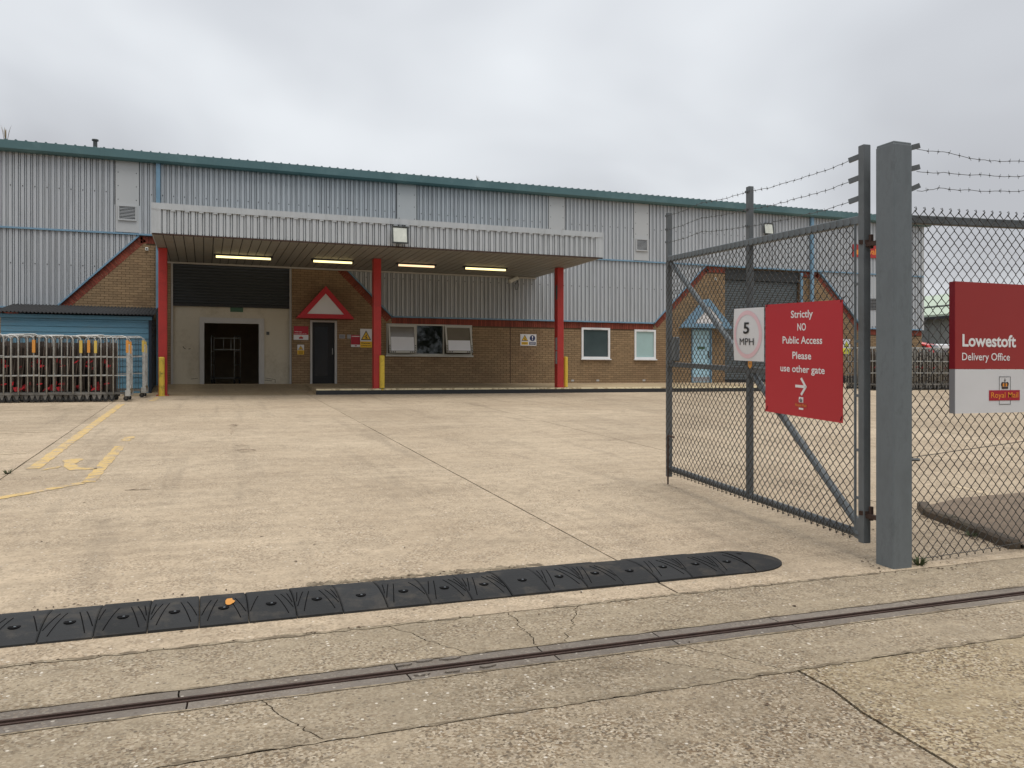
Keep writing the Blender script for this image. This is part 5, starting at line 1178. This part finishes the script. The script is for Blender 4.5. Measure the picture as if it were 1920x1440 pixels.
for i, pts in enumerate((((4.745, 2.96), (5.0, 2.965), (5.35, 2.94), (5.75, 2.965), (6.4, 3.0), (8.6, 3.05)), ((4.745, 2.80), (5.0, 2.815), (5.4, 2.83), (5.8, 2.855), (6.4, 2.87), (8.6, 2.93)), ((4.745, 2.66), (4.95, 2.70), (5.3, 2.71), (5.55, 2.725), (5.85, 2.755), (8.6, 2.8)))):
    barbed([(x, FY-0.05, z_) for x, z_ in pts], M['barb'], fence, 0.006, step=0.075, seed=60+i, wob=0.0035)
# name sign on the fence
t = thing('name_sign', 'thick red and white office name sign fixed to the fence', 'sign', (5.7, 4.50, 1.08))
SXa, SXb = 5.075, 6.32; pl = Plane((SXa, 4.475, 1.075), (1, 0, 0), (0, 0, 1), (0, -1, 0)); W_ = SXb-SXa; H_ = 0.955; ZS = 0.322
rect(pl, 0, ZS, W_, H_, -0.05, 0.05).build('red_panel', M['sign_red2'], t); rect(pl, 0, 0, W_, ZS-0.002, -0.05, 0.05).build('white_panel', M['sign_white'], t)
MB().box(SXa-0.003, SXa-0.0005, 4.476, 4.524, 1.075+ZS, 1.075+H_-0.002).build('side_edge', M['sign_edge_red'], t)
MB().box(SXa-0.003, SXa-0.0005, 4.476, 4.524, 1.077, 1.075+ZS-0.002).build('side_edge', M['sign_grey'], t)
text('Lowestoft', pl, 0.068, 0.488, 0.535, 0.088, M['letter'], t, 0.002, bold=0.028); text('Delivery Office', pl, 0.065, 0.386, 0.475, 0.056, M['letter'], t, 0.002, bold=0.008)
rect(pl, 0.330, 0.090, 0.642, 0.166, 0.0012).build('name_box', M['sign_crimson'], t); text('Royal Mail', pl, 0.486, 0.111, 0.275, 0.042, M['sign_orange'], t, 0.004, 'C', bold=0.004)
ol = MB()
for a0, b0, a1, b1 in ((0.432, 0.264, 0.548, 0.267), (0.432, 0.060, 0.548, 0.063), (0.432, 0.063, 0.435, 0.0885), (0.545, 0.063, 0.548, 0.0885), (0.432, 0.1675, 0.435, 0.264), (0.545, 0.1675, 0.548, 0.264)):
    ol.prism([pl.p(a0, b0, 0.001), pl.p(a1, b0, 0.001), pl.p(a1, b1, 0.001), pl.p(a0, b1, 0.001)], pl.n*0.001)
ol.build('crest_outline', M['sign_black'], t)
crown(pl, 0.49, 0.176, 0.075, 0.078, 0.002, t, M['rust'], M['sign_orange'])

# ------------------------------------------------------------------ beyond the fence: far building, vans, lamp stump
far = thing('far_warehouse', 'grey warehouse with pale green sloping roof beyond the fence', 'building', (56, 50, 1.0))
fw = MB(); V = []
fx = 50.0; n_ = 90
MB().box(fx, fx+20, 28, 75, 0.8, 5.55).build('wall', M['farwall'], far)
for i in range(46):
    y = 28+i*1.02; MB().box(fx-0.06, fx-0.002, y, y+0.08, 0.8, 5.5).build('wall_rib', M['farwall'], far)
rfm = MB(); rfm.prism([(fx-0.6, 27.6, 5.55), (fx-0.6, 27.6, 5.75), (fx+11, 27.6, 8.5), (fx+21, 27.6, 5.8), (fx+21, 27.6, 5.55)], (0, 48, 0)); rfo = rfm.build('roof', M['farroof'], far)
MB().bar((fx+3.2, 27.6, 6.72), (fx+3.2, 75.5, 6.72), 0.25, 0.08).build('roof_seam', M['farwall'], rfo)
MB().bar((fx-0.65, 27.6, 5.5), (fx-0.65, 75.6, 5.5), 0.15, 0.18).build('gutter', M['seam'], far)
def van(label, body_m, x, y, rz, group):
    t = thing('parked_van', label, 'van', (x, y, 1.0), group, rotz=rz)
    prof_ = [(-2.4, 0.35), (-2.4, 1.85), (-2.2, 2.0), (0.7, 2.0), (1.25, 1.85), (1.75, 1.2), (2.35, 1.0), (2.45, 0.75), (2.45, 0.35)]
    MB().prism([(x_, -0.92, z_) for x_, z_ in prof_], (0, 1.84, 0)).build('body', body_m, t, local=True, bevel=0.06)
    for s_ in (-1, 1):
        MB().prism([(0.45, s_*0.925, 1.2), (1.5, s_*0.925, 1.2), (1.15, s_*0.925, 1.75), (0.45, s_*0.925, 1.8)], (0, s_*0.006, 0)).build('side_window', M['van_glass'], t, local=True)
        for wx in (-1.5, 1.5):
            w_ = MB(); w_.tube([(wx, s_*0.76, 0.33), (wx, s_*0.94, 0.33)], 0.33, 18); wo = w_.build('wheel', M['tyre'], t, local=True); MB().tube([(wx, s_*0.941, 0.33), (wx, s_*0.95, 0.33)], 0.19, 12).build('rim', M['zinc'], wo, local=True)
        MB().box(-2.42, -2.38, s_*0.80-0.08, s_*0.80+0.08, 0.8, 1.2).build('tail_light', M['red'], t, local=True); MB().box(2.36, 2.46, s_*0.7-0.14, s_*0.7+0.14, 0.72, 0.88).build('headlight', M['letter'], t, local=True)
    MB().prism([(1.29, -0.78, 1.80), (1.77, -0.78, 1.22), (1.77, 0.78, 1.22), (1.29, 0.78, 1.80)], (0.02, 0, 0.01)).build('windscreen', M['van_glass'], t, local=True)
    return t
va = van('red van parked behind the roll cages at the depot corner', M['van_red'], 32.3, 31.4, R(-60), 'vans parked beyond the roll cages')
vb = van('white van with purple and orange print parked before the far warehouse', M['van_white'], 37.4, 33.6, R(0), 'vans parked beyond the roll cages')
rr = random.Random(8)
for i in range(6):
    cx = -0.9+i*0.24; pts = [(cx+rr.uniform(0.18, 0.34)*math.cos(k_*math.pi/4), 1.45+rr.uniform(0.22, 0.42)*math.sin(k_*math.pi/4)) for k_ in range(8)]
    MB().prism([(x_, -0.921-0.003*i, z_) for x_, z_ in pts], (0, -0.002, 0)).build('printed_graphic', M[('purple', 'sign_orange', 'label_y', 'purple', 'sign_orange', 'rust')[i]], vb, local=True)
p = wall_pt(1749, 680, 31.0); t = thing('fence_stump_post', 'thin dark post between the parked vans', 'post', (p.x, 31.0, 1.0)); MB().tube([(0, 0, 0), (0.02, 0, 1.7), (0.05, 0, 1.95)], [0.06, 0.06, 0.03], 8).build('shaft', M['rust'], t, local=True); MB().box(-0.12, 0.12, -0.12, 0.12, 0, 0.02).build('base_plate', M['rust'], t, local=True)
# overhead cable in front of the warehouse
# ------------------------------------------------------------------ small plants and litter
def tuft(name, label, loc, n, h, spread, m, seed, cat='plant', group=None):
    rr = random.Random(seed); t = thing(name, label, cat, loc, group); mb = MB()
    for i in range(n):
        a_ = rr.uniform(0, 6.28); r0 = rr.uniform(0, spread*0.3); hh = h*rr.uniform(0.5, 1); lean = rr.uniform(0.1, 0.8)*spread; w_ = rr.uniform(0.004, 0.010)*(h/0.2)**0.5
        b_ = Vector((r0*math.cos(a_), r0*math.sin(a_), 0)); tip = b_+Vector((lean*math.cos(a_), lean*math.sin(a_), hh)); mid = (b_+tip)/2+Vector((0, 0, hh*0.15)); sd_ = Vector((-math.sin(a_), math.cos(a_), 0))*w_
        mb.add([b_-sd_, b_+sd_, mid+sd_, mid-sd_, tip], [(0, 1, 2, 3), (3, 2, 4)])
    mb.build('blades', m, t, local=True)
    MB().tube([(0, 0, -0.01), (0, 0, 0.012)], 0.012, 6).build('root', M['dirt'], t, local=True)
    return t
tuft('weed', 'dark weed at the foot of the fence beside the gate post', (4.76, 4.50, 0), 40, 0.07, 0.11, M['weed'], 1)
tuft('weed', 'low weed growing along the kerb behind the fence', (5.90, 5.05, g(5.05)), 26, 0.05, 0.12, M['weed'], 2)
tuft('weed', 'small weed in the joint at the left edge of the yard', (-2.06, 10.6, g(10.6)), 24, 0.06, 0.10, M['weed'], 3)
p = wall_pt(16, 255, WY+0.2); tuft('dry_grass_tuft', 'dry grass tuft growing from the gutter at the left end', (p.x, WY-0.15, 7.98), 11, 0.50, 0.20, M['straw'], 4)
p = wall_pt(893, 340, WY); tuft('dry_grass_tuft', 'tiny dry grass wisp growing from the gutter near the middle', (p.x, WY-0.15, 7.98), 6, 0.22, 0.12, M['straw'], 5)
lt = MB(); rr = random.Random(12)
def bit(x, y, s_):
    a_ = rr.uniform(0, 3.14); d = Vector((math.cos(a_), math.sin(a_), 0))*s_; e = Vector((-d.y, d.x, 0))*rr.uniform(0.2, 0.6); c = Vector((x, y, g(y)+0.003)); h_ = s_*rr.uniform(0.1, 0.4)
    lt.add([c-d, c-e*0.8+Vector((0, 0, h_)), c+d, c+e+Vector((0, 0, h_*0.6)), c+Vector((0, 0, h_*0.3+0.004))], [(0, 1, 4), (1, 2, 4), (2, 3, 4), (3, 0, 4)])
for _ in range(150): bit(rr.uniform(-4, 9), rr.uniform(2.2, 14), rr.uniform(0.006, 0.02))
for _ in range(60): bit(rr.uniform(4.3, 5.2), rr.uniform(4.3, 4.75), rr.uniform(0.006, 0.018))
for _ in range(90):
    f_ = rr.random(); bit(5.86+0.38*f_-0.08+rr.uniform(-0.06, 0.03), 4.65+1.15*f_+rr.uniform(-0.03, 0.05), rr.uniform(0.008, 0.025))
for _ in range(50): bit(rr.uniform(-1, 2.0), 5.26+abs(rr.gauss(0, 0.05)), rr.uniform(0.006, 0.016))
for _ in range(30): bit(rr.uniform(-1.5, 3.5), 4.42+rr.gauss(0, 0.01), rr.uniform(0.005, 0.013))
tag(lt.build('leaf_litter', M['leaf']), 'scattered dark leaf litter and grit on the concrete', 'litter', kind='stuff')

# ------------------------------------------------------------------ trees across the road behind the viewer (seen mirrored in the office window)
def make_tree(name, label, seed, h, group):
    rr = random.Random(seed); t = thing(name, label, 'tree', (0, 0, 0), group)
    tk = MB(); tk.tube([(0, 0, -0.2), (0.1, 0, h*0.25), (0.0, 0.1, h*0.5), (0.15, 0.1, h*0.8)], [0.22, 0.17, 0.12, 0.04], 8)
    for k_ in range(7):
        a_ = rr.uniform(0, 6.28); z_ = h*rr.uniform(0.25, 0.6); tk.tube([(0.05, 0.03, z_), (math.cos(a_)*h*0.12, math.sin(a_)*h*0.12, z_+h*0.1), (math.cos(a_)*h*0.24, math.sin(a_)*h*0.24, z_+h*0.16)], [0.07, 0.05, 0.02], 6)
    tk.build('trunk', M['leaf'], t, local=True)
    cr_ = MB(); cl = [(Vector((rr.gauss(0, h*0.16), rr.gauss(0, h*0.16), h*rr.uniform(0.22, 0.95))), rr.uniform(0.8, 1.7)) for _ in range(44)]
    for c_, rad in cl:
        for _ in range(70):
            d = Vector((rr.gauss(0, 1), rr.gauss(0, 1), rr.gauss(0, 0.8))); d = d.normalized()*rad*rr.uniform(0.5, 1.05); p_ = c_+d
            u_ = Vector((rr.gauss(0, 1), rr.gauss(0, 1), rr.gauss(0, 1))).normalized(); w_ = u_.cross(d).normalized() if u_.cross(d).length > 1e-3 else Vector((1, 0, 0)); s_ = rr.uniform(0.12, 0.26)
            cr_.add([p_-u_*s_, p_+w_*s_*0.6, p_+u_*s_, p_-w_*s_*0.6], [(0, 1, 2, 3)])
    cr_.build('crown', M['weed'], t, local=True); return t
GT = 'trees across the road behind the viewer'; tr = [make_tree('broadleaf_tree', 'dense dark green broadleaf tree across the road, mirrored in the office window', 90+i, 12.0+i, GT) for i in range(2)]
for i in range(16):
    o = tr[i] if i < 2 else copy_tree(tr[i % 2]); o.location = (-36+i*5.2+random.uniform(-1, 1), -16-random.uniform(0, 3), -0.03); o.rotation_euler = (0, 0, i*1.3)
